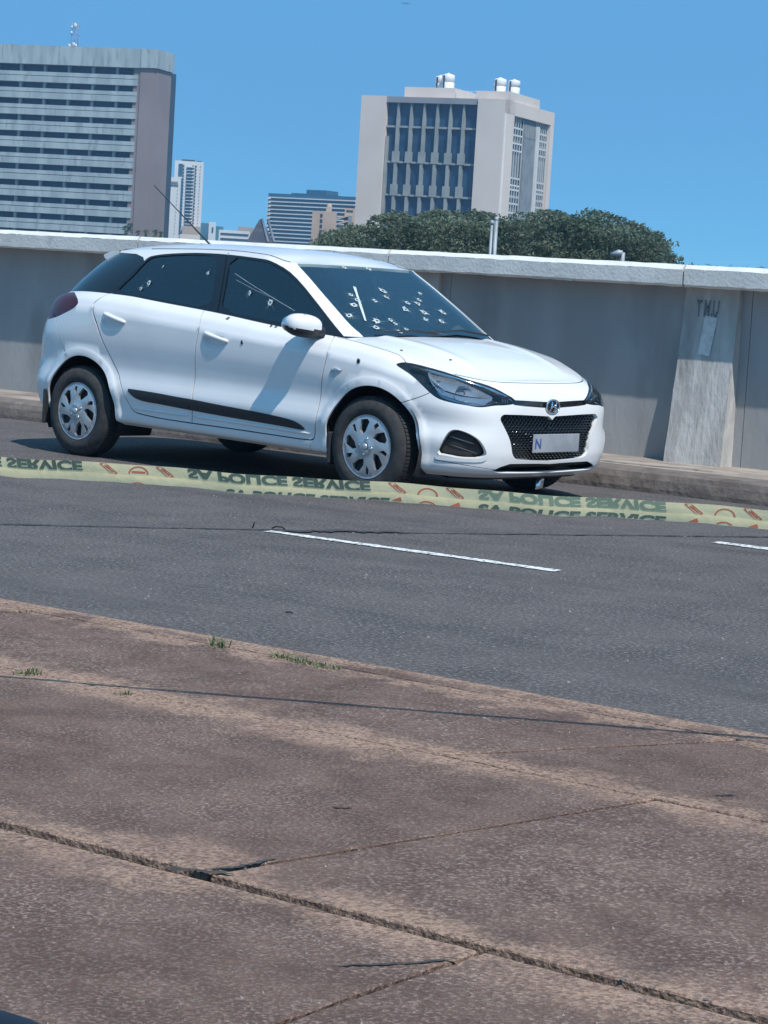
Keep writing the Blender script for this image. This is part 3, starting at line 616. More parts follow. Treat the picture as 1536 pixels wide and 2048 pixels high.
MB().tube([(0, 0, 0), (0, 0, c[2]-GZ)], .03, 8).build('shaft', M_GALV, t)
hd = Vector(at(1221, 509, 30))-Vector(c); h2 = Vector((0, 0, c[2]-GZ))
q = MB(); q.tube([h2, h2+hd*.15, h2+hd*.3, h2+hd], [.03, .035, .05, .02], 10); q.build('lamp_head', M_GALV, t)
# ------ car body surfaces

# ---------------------------------------------------------------- car body surfaces (metres; x forward from rear axle, y left, z up)
def kn(x, ks):
    xs=[k[0] for k in ks]; ys=np.array([k[1] for k in ks],float); xs=np.array(xs,float)
    # monotone cubic (pchip-like)
    h=np.diff(xs); d=np.diff(ys)/h; m=np.zeros_like(ys)
    m[1:-1]=np.where(d[:-1]*d[1:]>0, 2*d[:-1]*d[1:]/(d[:-1]+d[1:]+1e-12), 0); m[0]=d[0]; m[-1]=d[-1]
    x=np.clip(x,xs[0],xs[-1]); i=np.clip(np.searchsorted(xs,x)-1,0,len(xs)-2)
    t=(x-xs[i])/h[i]; t2=t*t; t3=t2*t
    return (2*t3-3*t2+1)*ys[i]+(t3-2*t2+t)*h[i]*m[i]+(-2*t3+3*t2)*ys[i+1]+(t3-t2)*h[i]*m[i+1]
NT=1201
TT=np.linspace(0,1,NT)
def plan(xc,xr,xf,w,nr,nf,N=6000):
    ph=np.linspace(-np.pi/2,np.pi/2,N); s=np.sin(ph); c=np.cos(ph)
    x=np.where(s>=0,xc+(xf-xc)*np.abs(s)**(2/nf),xc-(xc-xr)*np.abs(s)**(2/nr))
    y=w*np.where(s>=0,np.abs(c)**(2/nf),np.abs(c)**(2/nr))
    L=np.r_[0,np.cumsum(np.hypot(np.diff(x),np.diff(y)))]; L/=L[-1]
    return np.interp(TT,L,x),np.interp(TT,L,y)
BELT=[(-.45,1.085),(-.1,1.10),(.21,1.091),(.73,1.052),(1.19,1.016),(1.76,.960),(2.2,.930),(2.3,.922),(2.62,.872),(2.72,.852),(2.9,.800),(3.05,.758),(3.16,.735)]
#        xr    xf    w    nr  nf   z knots
LOW=[(-.53, 3.21, .775, 6, 5.0, [(-.5,.250),(.5,.240),(2.2,.213),(2.9,.170),(3.3,.165)]),
     (-.60,3.275,.826, 7, 5.5, [(-.6,.290),(.5,.275),(2.2,.245),(2.9,.215),(3.3,.205)]),
     (-.65, 3.30, .842, 7, 5.5, [(-.6,.370),(.5,.365),(2.2,.335),(2.9,.300),(3.3,.285)]),
     (-.655,3.30, .863, 7, 5.5, [(-.6,.470),(.5,.470),(2.2,.430),(2.9,.390),(3.3,.370)]),
     (-.635,3.295,.843, 7, 5.5, [(-.6,.620),(.5,.600),(2.2,.560),(2.9,.490),(3.3,.460)]),
     (-.60,3.285,.865, 7, 5.5, [(-.6,.810),(.5,.790),(2.2,.700),(2.9,.590),(3.3,.560)]),
     (-.53,3.265,.869, 6, 5.2, [(-.55,1.0),(0,1.0),(.68,.958),(1.14,.922),(1.67,.880),(2.25,.834),(2.63,.785),(2.8,.745),(3.0,.690),(3.2,.650),(3.3,.645)]),
     (-.49, 3.225,.838, 6, 5.0, [(-.5,1.045),(0,1.052),(.68,1.012),(1.14,.977),(1.67,.930),(2.25,.886),(2.63,.838),(2.8,.795),(3.0,.738),(3.2,.697),(3.3,.693)]),
     (-.45, 3.175,.785, 5, 4.6, BELT)]
G=[(-.46,2.42,.783,5,5.4,[(-.45,1.08),(-.1,1.095),(.21,1.086),(.73,1.047),(1.19,1.011),(1.76,.957),(2.2,.930),(2.42,.935)]),
   (-.215,1.72,.622,3.5,7,[(-.25,1.362),(.2,1.378),(.46,1.388),(1.06,1.404),(1.42,1.390),(1.62,1.352),(1.72,1.358)])]
def ringtab(rs,xc):
    T=[]
    for xr,xf,w,nr,nf,z in rs:
        x,y=plan(xc,xr,xf,w,nr,nf); T.append(np.stack([x,y,kn(x,z)],-1))
    return np.array(T)
LT=ringtab(LOW,1.3)
def _arch(x,z,y):
    b=0
    for cx,rr in ((.02,.352),(2.585,.346)):
        d=np.hypot(x-cx,z-.315); k=np.clip((rr+.056-d)/.010,0,1); k=k*k*(3-2*k)
        b=b+k*.007*(x>cx-.45)*(x<cx+.45)*(y>.6)
    return b
def _smp(tab,t):
    t=np.clip(t,0,1)*(NT-1); i=np.clip(t.astype(int),0,NT-2); f=(t-i)[...,None]
    return tab[:,i]*(1-f)+tab[:,i+1]*f   # K,n,3
def _cr(P,v,seg):
    # catmull-rom through rows of P at v, with tangents broken at index in seg
    K=P.shape[0]; i=np.clip(v.astype(int),0,K-2); f=(v-i)[...,None]; n=np.arange(len(v))
    def g(k): return P[np.clip(k,0,K-1),n]
    p1=g(i);p2=g(i+1)
    m1=np.where(((i==0)|np.isin(i,seg))[:,None],p2-p1,(p2-g(i-1))/2)
    m2=np.where(((i+1==K-1)|np.isin(i+1,seg))[:,None],p2-p1,(g(i+2)-p1)/2)
    f2=f*f;f3=f2*f
    return (2*f3-3*f2+1)*p1+(f3-2*f2+f)*m1+(-2*f3+3*f2)*p2+(f3-f2)*m2
def lower(t,v):
    t=np.atleast_1d(np.asarray(t,float));v=np.atleast_1d(np.asarray(v,float))
    s=np.where(t>1,1,-1.); tt=np.where(t>1,2-t,t)
    P=_cr(_smp(LT,tt),np.clip(v,0,7.99999),[6])
    P[:,1]+=_arch(P[:,0],P[:,2],P[:,1]); P[:,1]*=s
    return P
GT=ringtab(G,.9)
GB=np.array([0,.36,.71,1.]); 
def _gt():
    a,b=GT; out=[]
    for k,f in enumerate(GB):
        p=a*(1-f)+b*f; bul=(.018 if 0<f<1 else 0)
        d=p-np.array([.9,0,0]); d[:,2]=0; d/=np.linalg.norm(d,axis=1)[:,None]+1e-9
        out.append(p+d*bul)
    return np.array(out)
GG=_gt()
def green(t,v):
    t=np.atleast_1d(np.asarray(t,float));v=np.atleast_1d(np.asarray(v,float))
    s=np.where(t>1,1,-1.); tt=np.where(t>1,2-t,t)
    P=_cr(_smp(GG,tt),np.clip(v,0,2.99999),[]); P[:,1]*=s
    return P
def _edge(tab,x):
    # half ring table -> Y and Z at x
    X=tab[:,0]; o=np.argsort(X); return np.interp(x,X[o],tab[o,1]),np.interp(x,X[o],tab[o,2])
HC=[(2.15,.965),(2.3,.957),(2.6,.925),(2.9,.855),(3.05,.792),(3.13,.752),(3.176,.735)]
def hood(x,y):
    Y,Z=_edge(LT[8],x); s=np.clip(np.abs(y)/np.maximum(Y,1e-3),0,1)
    z=Z+(kn(x,HC)-Z)*(1-s**2.6)
    z+=.010*np.exp(-((np.abs(y)-.50*(1-.25*(x-2.3)))/.05)**2)*np.clip((3.12-x)/.3,0,1)*(x>2.0)
    return np.stack([x,y,z],-1)
RC=[(-.215,1.385),(0,1.420),(.26,1.443),(.64,1.457),(1.19,1.449),(1.5,1.418),(1.65,1.382),(1.72,1.358)]
def roof(x,y):
    Y,Z=_edge(GG[3],x); s=np.clip(np.abs(y)/np.maximum(Y,1e-3),0,1)
    return np.stack([x,y,Z+(kn(x,RC)-Z)*(1-s**2.4)],-1)
D={'low_g_reardoor':[(0.25514,7.7846),(0.25888,7.0387),(0.25648,6.3928),(0.25836,5.9367),(0.26517,5.7173),(0.27864,5.3771),(0.30333,4.5556),(0.33275,3.4792),(0.34894,2.1989),(0.3508,1.9147)],'low_g_bpillar':[(0.44466,7.9765),(0.45434,6.9568),(0.45803,5.986),(0.45984,4.8703),(0.45952,3.5151),(0.46401,3.0154),(0.45717,1.5572)],'low_g_doorfender':[(0.68056,7.6769),(0.67749,6.6788),(0.67334,5.7777),(0.66856,4.7253),(0.66604,3.4669),(0.66193,1.8955),(0.6594,1.6656)],'low_g_doorbottom':[(0.3508,1.9147),(0.35444,1.7406),(0.36125,1.6459),(0.40037,1.5201),(0.45347,1.5066),(0.52246,1.5286),(0.58922,1.5289),(0.65379,1.5396),(0.6594,1.6656)],'low_g_sillfender':[(0.65377,1.5085),(0.65399,0.9808)],'low_g_bumperfender':[(0.78512,4.7588),(0.79777,5.0357),(0.81261,5.3536),(0.82151,5.6111)],'low_g_rearbumper':[(0.22238,4.3052),(0.2156,4.4472),(0.2083,4.6864),(0.19998,5.0818),(0.18562,5.4774)],'low_headlight':[(0.77582,6.5861),(0.78355,6.9834),(0.79328,7.3192),(0.82243,7.7295),(0.85292,7.8928),(0.87875,7.618),(0.89434,7.3947),(0.90827,6.8676),(0.91948,6.3335),(0.92919,5.9065),(0.93509,5.7357),(0.932,5.5267),(0.91487,5.4148),(0.90032,5.3956),(0.88349,5.2155),(0.87388,5.2063),(0.86526,5.2558),(0.84832,5.2882),(0.83325,5.3596),(0.82532,5.4981),(0.82027,5.6225),(0.8118,5.8326),(0.80316,5.9894),(0.79449,6.2743),(0.78729,6.396)],'low_hl_inner':[(0.82075,7.2288),(0.82815,7.4897),(0.85104,7.5286),(0.87335,7.1525),(0.89165,6.3683),(0.90087,5.8793),(0.88354,5.3496),(0.87388,5.3061),(0.86241,5.3349),(0.83726,5.4526),(0.82991,5.6756),(0.82285,6.2307)],'low_grille':[(0.91436,4.8685),(0.90886,4.7469),(0.90586,4.5729),(0.91044,4.2966),(0.91612,3.8867),(0.92237,3.4106),(0.92639,2.8787),(0.92749,2.3995),(0.93246,2.0406)],'low_fog':[(0.83303,2.0292),(0.83892,2.8197),(0.84349,3.3508),(0.84765,3.6482),(0.85375,3.7497),(0.86106,3.7073),(0.8707,3.5498),(0.88012,3.248),(0.88589,2.8432),(0.88997,2.3779),(0.88716,2.1603),(0.88148,1.9998),(0.87124,1.9576),(0.8601,1.9333),(0.84591,1.982)],'low_fogframe':[(0.82939,1.6677),(0.83277,2.3047),(0.83748,3.1268),(0.84146,3.5748),(0.84517,3.8084),(0.85238,3.9791),(0.86364,3.9338),(0.87396,3.7195),(0.88238,3.3833),(0.88897,2.8845),(0.8945,2.3524),(0.89206,1.9229),(0.88327,1.7284),(0.86615,1.6935),(0.84358,1.6631)],'low_intake':[(0.9045,1.2962),(0.91313,1.5214),(0.92296,1.6586)],'low_intakeb':[(0.90498,1.2143),(0.92129,1.12)],'low_groove':[(0.8307,1.6106),(0.8437,1.5971),(0.86661,1.4901),(0.90498,1.2143)],'low_taillight':[(0.18289,7.5241),(0.2133,6.8773),(0.22728,6.0736),(0.22185,5.8757),(0.20392,5.679),(0.18509,5.4942)],'low_cup_rear':[(0.28242,5.5744),(0.28577,5.6691),(0.29269,5.7235),(0.30782,5.8066),(0.32428,5.7202),(0.32999,5.6488),(0.32071,5.4378),(0.30934,5.2989),(0.29492,5.314),(0.28658,5.4309)],'low_cup_front':[(0.46755,5.5404),(0.47056,5.683),(0.48068,5.8166),(0.49776,5.8551),(0.50732,5.7483),(0.51435,5.6277),(0.50483,5.3201),(0.49041,5.1743),(0.47619,5.2395),(0.47005,5.3599)],'low_mould':[(0.34629,3.1176),(0.36166,3.1168),(0.40642,3.0679),(0.43289,3.0135),(0.46407,2.9879),(0.50159,2.919),(0.54667,2.8719),(0.58432,2.8228),(0.61006,2.7672),(0.62829,2.6966),(0.64053,2.5201),(0.64903,2.1736),(0.63948,2.144),(0.61487,2.1848),(0.58746,2.2107),(0.52313,2.2506),(0.46226,2.3311),(0.4053,2.4535),(0.37881,2.488),(0.36587,2.5854),(0.35828,2.7051)],'low_repeater':[(0.6808,5.2797),(0.68512,5.3757),(0.70109,5.433),(0.69502,5.1703),(0.6848,4.8707),(0.68156,5.0008)],'low_holes':[(0.53521,5.687),(0.72207,5.9379),(0.49566,7.5842),(0.57176,7.8595),(0.57998,7.8466)],'low_mirrorbase':[(1.63457,5.6385),(1.61852,5.6118)],'gr_g_b':[(0.60073,2.8322),(0.5903,1.9991),(0.57375,1.0835),(0.55629,0.0787)],'gr_dlotop':[(0.35533,2.1735),(0.36024,2.3998),(0.37056,2.5599),(0.4123,2.7334),(0.49375,2.8314),(0.54836,2.8337),(0.60981,2.8186),(0.68498,2.8133),(0.73745,2.8032),(0.76863,2.6293),(0.78295,2.0752),(0.79375,1.1119),(0.79998,0.4755),(0.80586,0.0192)],'gr_wsedge':[(0.79906,2.8981),(0.80627,2.3081),(0.81183,1.7452),(0.81704,1.3049),(0.82206,0.8744),(0.82696,0.4498),(0.83275,0.1975)],'gr_rearglass':[(0.35698,1.9353),(0.36941,2.4835),(0.41465,2.6288),(0.49473,2.7384),(0.57292,2.7146),(0.56047,1.4837),(0.54124,0.1744),(0.43655,0.1638),(0.31818,0.1403),(0.33164,0.7377),(0.34702,1.3575)],'gr_frontglass':[(0.61207,2.7149),(0.68305,2.7084),(0.73138,2.6661),(0.76289,2.498),(0.77707,1.9722),(0.78314,1.4013),(0.78899,0.9317),(0.78913,0.589),(0.77859,0.3391),(0.754,0.2638),(0.72427,0.2323),(0.69324,0.2024),(0.56354,0.1497),(0.58345,1.2165)],'gr_cpillar':[(0.35479,1.8989),(0.33659,1.1819)],'gr_holes_side':[(0.39263,0.9333),(0.37581,0.5663),(0.54346,1.7687),(0.64342,1.1618),(0.68668,0.9182),(0.41775,1.9103)],'gr_holes_ws':[(0.86977,1.6103),(0.87405,1.4228),(0.85876,1.2232),(0.91761,1.4169),(0.97037,1.8464),(0.96033,1.6),(1.00473,1.4002),(0.9791,1.1372),(1.04957,1.5458),(1.03266,1.3997),(1.0222,1.0505),(1.00557,0.7736),(1.07733,1.0846),(1.04352,0.7199),(0.83542,0.8101),(0.88003,0.64),(0.86808,0.3916),(0.91262,0.699),(0.91605,0.5711),(0.93106,0.358),(0.91033,0.2544),(0.92581,2.9032),(1.00723,2.9075),(1.07799,1.8243)],'gr_strip':[(0.89719,1.9542),(0.88445,1.6219),(0.86926,1.1376),(0.85775,0.6232)],'gr_crack':[(0.61616,1.8936),(0.65001,1.556),(0.69569,1.1346),(0.73612,0.7572)],'gr_crack2':[(0.61668,1.6146),(0.65816,1.321),(0.69125,1.1416)],'hood_holes':[(2.657,-0.918),(2.884,-0.725)],'low_arch_r':[(0.1677,0.3846),(0.17777,0.9531),(0.18163,1.2924),(0.18409,1.568),(0.18618,1.8212),(0.18825,2.0676),(0.19036,2.3109),(0.19237,2.5404),(0.19427,2.7495),(0.19609,2.9359),(0.19784,3.1028),(0.19951,3.2548),(0.20128,3.3952),(0.20324,3.5235),(0.20545,3.6412),(0.20796,3.7487),(0.21077,3.8462),(0.21387,3.9341),(0.21724,4.0127),(0.22087,4.0814),(0.22471,4.1408),(0.22869,4.1919),(0.23282,4.2339),(0.23704,4.2681),(0.24133,4.2944),(0.24568,4.3124),(0.25007,4.3225),(0.25447,4.3247),(0.25887,4.3191),(0.26325,4.3057),(0.2676,4.284),(0.27189,4.2544),(0.27611,4.217),(0.28025,4.1709),(0.28431,4.1164),(0.28828,4.052),(0.29216,3.9779),(0.29597,3.8925),(0.29968,3.7952),(0.30329,3.685),(0.30676,3.5611),(0.31004,3.4234),(0.31306,3.2718),(0.3157,3.108),(0.31783,2.9342),(0.31947,2.7461),(0.32061,2.5421),(0.32125,2.324),(0.3214,2.0953),(0.32109,1.8627),(0.32031,1.6308),(0.31895,1.3864),(0.31672,1.103),(0.31198,0.6591)],'low_arch_f':[(0.68928,0.2531),(0.68251,0.9314),(0.68061,1.2475),(0.67985,1.4936),(0.6796,1.7212),(0.67958,1.9521),(0.67966,2.1989),(0.67998,2.4502),(0.68062,2.6897),(0.68163,2.9069),(0.68301,3.0994),(0.6848,3.2725),(0.68689,3.4331),(0.68923,3.5847),(0.69178,3.7298),(0.69449,3.8701),(0.69733,4.0072),(0.70026,4.1406),(0.70332,4.2689),(0.7065,4.3922),(0.70983,4.5096),(0.7133,4.6205),(0.71693,4.7238),(0.72071,4.8184),(0.72464,4.9032),(0.7287,4.977),(0.73286,5.0397),(0.7371,5.0918),(0.7414,5.1323),(0.74572,5.1622),(0.75005,5.1818),(0.75436,5.191),(0.75864,5.1899),(0.76286,5.1783),(0.76701,5.1557),(0.77106,5.1218),(0.775,5.0746),(0.77883,5.0133),(0.78255,4.9351),(0.78617,4.8388),(0.78971,4.7222),(0.79317,4.5846),(0.79649,4.4273),(0.79958,4.2553),(0.8023,4.075),(0.80449,3.8907),(0.80611,3.7),(0.80728,3.5016),(0.80815,3.2942),(0.80895,3.0758),(0.80985,2.8443),(0.81077,2.6014),(0.81165,2.3498),(0.81236,2.093),(0.81273,1.8385),(0.81265,1.592),(0.81256,1.3383),(0.81314,1.0525),(0.81647,0.664)],'low_fl_r1':[(0.1549,0.263),(0.1664,0.828),(0.1711,1.172),(0.1738,1.436),(0.1758,1.671),(0.1777,1.894),(0.1795,2.115),(0.1813,2.332),(0.183,2.538),(0.1846,2.728),(0.1861,2.9),(0.1875,3.055),(0.1887,3.199),(0.19,3.332),(0.1913,3.457),(0.1929,3.573),(0.1946,3.682),(0.1965,3.784),(0.1987,3.879),(0.2012,3.967),(0.2038,4.047),(0.2068,4.122),(0.2098,4.189),(0.2131,4.25),(0.2165,4.305),(0.2199,4.355),(0.2235,4.399),(0.2271,4.438),(0.2309,4.472),(0.2346,4.5),(0.2384,4.523),(0.2423,4.541),(0.2462,4.553),(0.2501,4.56),(0.254,4.562),(0.2579,4.558),(0.2618,4.55),(0.2657,4.536),(0.2695,4.516),(0.2734,4.492),(0.2771,4.462),(0.2808,4.427),(0.2845,4.387),(0.288,4.342),(0.2915,4.291),(0.2949,4.234),(0.2982,4.171),(0.3014,4.102),(0.3045,4.025),(0.3076,3.939),(0.3106,3.843),(0.3136,3.739),(0.3164,3.623),(0.3192,3.497),(0.3218,3.36),(0.3241,3.213),(0.3261,3.058),(0.3277,2.897),(0.3289,2.724),(0.3297,2.54),(0.3302,2.346),(0.3303,2.143),(0.3301,1.937),(0.3296,1.732),(0.3286,1.523),(0.3272,1.297),(0.325,1.026),(0.3203,0.58)],'low_fl_r2':[(0.1515,0.214),(0.164,0.806),(0.169,1.164),(0.1718,1.436),(0.1739,1.677),(0.1758,1.906),(0.1777,2.132),(0.1795,2.354),(0.1812,2.564),(0.1828,2.757),(0.1843,2.93),(0.1856,3.087),(0.1869,3.232),(0.1881,3.368),(0.1895,3.494),(0.191,3.612),(0.1928,3.722),(0.1948,3.825),(0.1971,3.921),(0.1997,4.01),(0.2025,4.092),(0.2055,4.166),(0.2087,4.234),(0.2121,4.296),(0.2155,4.352),(0.2191,4.402),(0.2227,4.447),(0.2265,4.486),(0.2303,4.52),(0.2341,4.549),(0.238,4.573),(0.242,4.591),(0.2459,4.603),(0.2499,4.611),(0.2539,4.612),(0.258,4.609),(0.262,4.6),(0.266,4.585),(0.2699,4.566),(0.2738,4.541),(0.2777,4.511),(0.2815,4.475),(0.2852,4.434),(0.2889,4.388),(0.2924,4.337),(0.2959,4.279),(0.2992,4.216),(0.3025,4.146),(0.3057,4.069),(0.3088,3.984),(0.3119,3.888),(0.3149,3.783),(0.3178,3.667),(0.3206,3.539),(0.3233,3.401),(0.3257,3.251),(0.3278,3.093),(0.3294,2.928),(0.3307,2.753),(0.3316,2.565),(0.3321,2.367),(0.3323,2.16),(0.3321,1.949),(0.3315,1.739),(0.3306,1.525),(0.3291,1.294),(0.3269,1.014),(0.3217,0.537)],'low_fl_f1':[(0.6797,0.241),(0.6736,0.887),(0.6718,1.192),(0.6711,1.419),(0.6708,1.626),(0.6707,1.828),(0.6708,2.039),(0.6709,2.261),(0.6712,2.484),(0.6717,2.696),(0.6725,2.89),(0.6736,3.064),(0.6749,3.224),(0.6765,3.372),(0.6783,3.513),(0.6803,3.647),(0.6824,3.778),(0.6845,3.905),(0.6868,4.031),(0.6892,4.154),(0.6916,4.273),(0.6941,4.388),(0.6968,4.5),(0.6995,4.609),(0.7024,4.714),(0.7054,4.814),(0.7086,4.908),(0.7119,4.997),(0.7153,5.078),(0.7188,5.152),(0.7224,5.219),(0.7261,5.278),(0.7299,5.33),(0.7337,5.374),(0.7376,5.412),(0.7414,5.442),(0.7453,5.466),(0.7492,5.482),(0.7531,5.493),(0.757,5.497),(0.7608,5.496),(0.7646,5.489),(0.7683,5.475),(0.772,5.455),(0.7756,5.427),(0.7791,5.391),(0.7825,5.346),(0.7858,5.293),(0.789,5.229),(0.7921,5.154),(0.795,5.067),(0.7979,4.965),(0.8007,4.847),(0.8035,4.712),(0.8063,4.561),(0.8089,4.399),(0.8114,4.229),(0.8135,4.056),(0.8151,3.88),(0.8162,3.699),(0.817,3.514),(0.8176,3.323),(0.8182,3.125),(0.8188,2.918),(0.8195,2.702),(0.8203,2.479),(0.821,2.251),(0.8216,2.02),(0.8219,1.794),(0.8218,1.573),(0.8219,1.344),(0.8225,1.091),(0.8251,0.763),(0.8319,0.3)],'low_fl_f2':[(0.6787,0.131),(0.6719,0.839),(0.6699,1.169),(0.6691,1.407),(0.6689,1.619),(0.6688,1.826),(0.6689,2.042),(0.669,2.271),(0.6693,2.498),(0.6699,2.714),(0.6707,2.911),(0.6718,3.089),(0.6732,3.25),(0.6748,3.401),(0.6766,3.544),(0.6786,3.681),(0.6808,3.814),(0.683,3.945),(0.6853,4.074),(0.6877,4.199),(0.6901,4.32),(0.6927,4.438),(0.6954,4.553),(0.6983,4.663),(0.7012,4.77),(0.7043,4.872),(0.7076,4.968),(0.711,5.057),(0.7145,5.14),(0.7181,5.215),(0.7218,5.282),(0.7256,5.341),(0.7295,5.393),(0.7334,5.438),(0.7374,5.476),(0.7414,5.506),(0.7454,5.53),(0.7494,5.546),(0.7534,5.557),(0.7573,5.561),(0.7613,5.56),(0.7652,5.554),(0.769,5.54),(0.7728,5.52),(0.7765,5.493),(0.78,5.456),(0.7835,5.412),(0.7869,5.358),(0.7902,5.294),(0.7933,5.22),(0.7963,5.133),(0.7992,5.032),(0.8021,4.915),(0.8049,4.779),(0.8077,4.627),(0.8104,4.462),(0.813,4.288),(0.8152,4.109),(0.8169,3.928),(0.8182,3.743),(0.819,3.552),(0.8196,3.356),(0.8201,3.153),(0.8208,2.94),(0.8215,2.719),(0.8223,2.491),(0.823,2.257),(0.8236,2.02),(0.8239,1.788),(0.8239,1.56),(0.8239,1.325),(0.8247,1.059),(0.828,0.707),(0.8356,0.215)],'low_centers':[(1.01142,5.7716),(1.01054,5.5587),(1.00917,5.1783),(1.00737,4.6816),(1.0116,1.6943),(1.01323,1.4734),(1.02186,0.7772)]}
# ================================================================== THE WHITE HATCHBACK
M_PAINT = mat('white_car_paint', (.82, .815, .805), (.78, .765, .745), scale=2.5, contrast=(.42, .7), rough=.36, coat=.7, spec=.5)
M_BLK = mat('gloss_black_trim', (.010, .011, .013), rough=.12, coat=.6)
M_PLA = mat('matt_black_plastic', (.022, .023, .026), (.03, .031, .034), rough=.55, scale=60)
M_IN = mat('dark_inner', (.02, .02, .022), rough=.9)
M_SEAT = mat('grey_seat_cloth', (.09, .09, .095), (.13, .13, .135), rough=.95, scale=40)
M_CHR = mat('chrome', (.85, .86, .87), rough=.07, metal=1)
M_SIL = mat('silver_wheel_trim', (.46, .48, .50), rough=.28, metal=.5, coat=.35)
M_TYR = mat('tyre_rubber', (.030, .030, .031), (.046, .045, .044), rough=.85, scale=25, bump=.2)
M_WS = glassmat('windscreen_glass', (.76, .86, .86), 3.0)
M_TINT = glassmat('tinted_side_glass', (.16, .20, .21), 2.1)
M_TINT2 = glassmat('clear_far_glass', (.85, .90, .90), 1.5)
M_LENS = glassmat('headlamp_lens', (.86, .88, .90), 1.5)
M_REF = mat('lamp_reflector', (.50, .54, .58), rough=.16, metal=.75)
M_BOWL = mat('lamp_housing_grey', (.02, .022, .026), rough=.2, coat=.5)
M_RED = mat('dark_red_lamp', (.09, .008, .012), (.05, .006, .009), rough=.25, scale=8, coat=.15)
M_FROST = mat('shattered_glass', (.30, .40, .42), (.72, .78, .78), rough=.35, scale=140, bump=.5)
M_HOLE = mat('bullet_pit', (.01, .01, .012), rough=.8)
M_BARE = mat('bare_metal_rim', (.22, .22, .23), rough=.4, metal=.7)
car = empty('parked_car', (1.3, 0, 0)); tag(car, 'white five-door hatchback riddled with bullet holes parked by the parapet wall', 'car')
def cp(o, parent=None):
    if parent is None: o.parent = car; o.matrix_parent_inverse = Matrix.Translation((-1.3, 0, 0))
    else: o.parent = parent
    return o
LS = (5.2, .11); GS = (4.6, .17)
def inpoly(P, poly):
    x, y = P[:, 0], P[:, 1]; r = np.zeros(len(P), bool); q = np.asarray(poly); n = len(q); j = n-1
    for i in range(n):
        xi, yi = q[i]; xj, yj = q[j]
        if yi != yj:
            c = ((yi > y) != (yj > y)) & (x < (xj-xi)*(y-yi)/(yj-yi)+xi); r ^= c
        j = i
    return r
def smooth_poly(pl, step=.018, closed=True, iters=1):
    q = np.asarray(pl, float)
    for _ in range(iters):  # chaikin
        nx = np.roll(q, -1, 0) if closed else q[1:]
        cu_ = q if closed else q[:-1]
        r = np.stack([cu_*.75+nx*.25, cu_*.25+nx*.75], 1).reshape(-1, 2)
        q = r if closed else np.vstack([q[:1], r, q[-1:]])
    if closed: q = np.vstack([q, q[:1]])
    L_ = np.r_[0, np.cumsum(np.hypot(*np.diff(q, axis=0).T))]; n = max(4, int(L_[-1]/step)); s = np.linspace(0, L_[-1], n+1)
    o = np.stack([np.interp(s, L_, q[:, 0]), np.interp(s, L_, q[:, 1])], -1)
    return o[:-1] if closed else o
def strip(pl, wd):
    q = np.asarray(pl, float); d = np.gradient(q, axis=0); d /= np.linalg.norm(d, axis=1)[:, None]+1e-12; n = np.stack([-d[:, 1], d[:, 0]], -1)*wd/2
    return np.vstack([q+n, (q-n)[::-1]])
def offset_poly(q, d):
    q = np.asarray(q, float); g = (np.roll(q, -1, 0)-np.roll(q, 1, 0)); g /= np.linalg.norm(g, axis=1)[:, None]+1e-12
    area = .5*np.sum(q[:, 0]*np.roll(q[:, 1], -1)-np.roll(q[:, 0], -1)*q[:, 1]); s = 1 if area > 0 else -1
    return q-np.stack([-g[:, 1], g[:, 0]], -1)*s*d
def partition(regions, bounds, sx, sy, gstep):
    'cut a rectangle of parameter space along every outline; give each triangle to the first outline that holds it'
    x0, x1, y0, y1 = [b*k for b, k in zip(bounds, (sx, sx, sy, sy))]
    vs = []; es = []
    def addloop(pts):
        n = len(vs); pts = [(min(max(a, x0), x1), min(max(b, y0), y1)) for a, b in pts]; vs.extend(pts); m_ = len(pts); es.extend([(n+i, n+(i+1) % m_) for i in range(m_)])
    for nm, pl in regions:
        pl = np.asarray(pl, float); dd = []
        for a, b in zip(pl, np.roll(pl, -1, 0)):
            k = max(1, int(np.hypot(*(b-a))/gstep)); dd += [tuple(a+(b-a)*i/k) for i in range(k)]
        addloop(dd)
    addloop([(x, y0) for x in np.arange(x0, x1, gstep)]+[(x1, y) for y in np.arange(y0, y1, gstep)]+[(x, y1) for x in np.arange(x1, x0, -gstep)]+[(x0, y) for y in np.arange(y1, y0, -gstep)])
    gx, gy = np.meshgrid(np.arange(x0+gstep*.5, x1, gstep), np.arange(y0+gstep*.5, y1, gstep)); gp = np.stack([gx.ravel(), gy.ravel()], -1)
    ok = np.ones(len(gp), bool)
    allp = np.array(vs)
    for i in range(0, len(gp), 2000):
        dd = ((gp[i:i+2000, None]-allp[None])**2).sum(-1).min(1); ok[i:i+2000] = dd > (gstep*.35)**2
    vs.extend([tuple(p) for p in gp[ok]])
    r = delaunay_2d_cdt([Vector(p) for p in vs], es, [], 0, 1e-6)
    V = np.array([tuple(p) for p in r[0]]); T = np.array([f for f in r[2] if len(f) == 3])
    c = V[T].mean(1); a = (V[T[:, 1]]-V[T[:, 0]]); b = (V[T[:, 2]]-V[T[:, 0]]); ar = a[:, 0]*b[:, 1]-a[:, 1]*b[:, 0]
    T = T[np.abs(ar) > 1e-9]; c = V[T].mean(1)
    own = np.full(len(T), -1)
    for i, (nm, pl) in enumerate(regions):
        if nm == '_line': continue
        m_ = (own < 0) & inpoly(c, pl); own[m_] = i
    out = {}
    for i, (nm, pl) in enumerate(regions):
        t = T[own == i]
        if len(t): out[nm] = np.vstack([out[nm], t]) if nm in out else t
    t = T[own < 0]
    if len(t): out[''] = t
    return V/np.array([sx, sy]), out
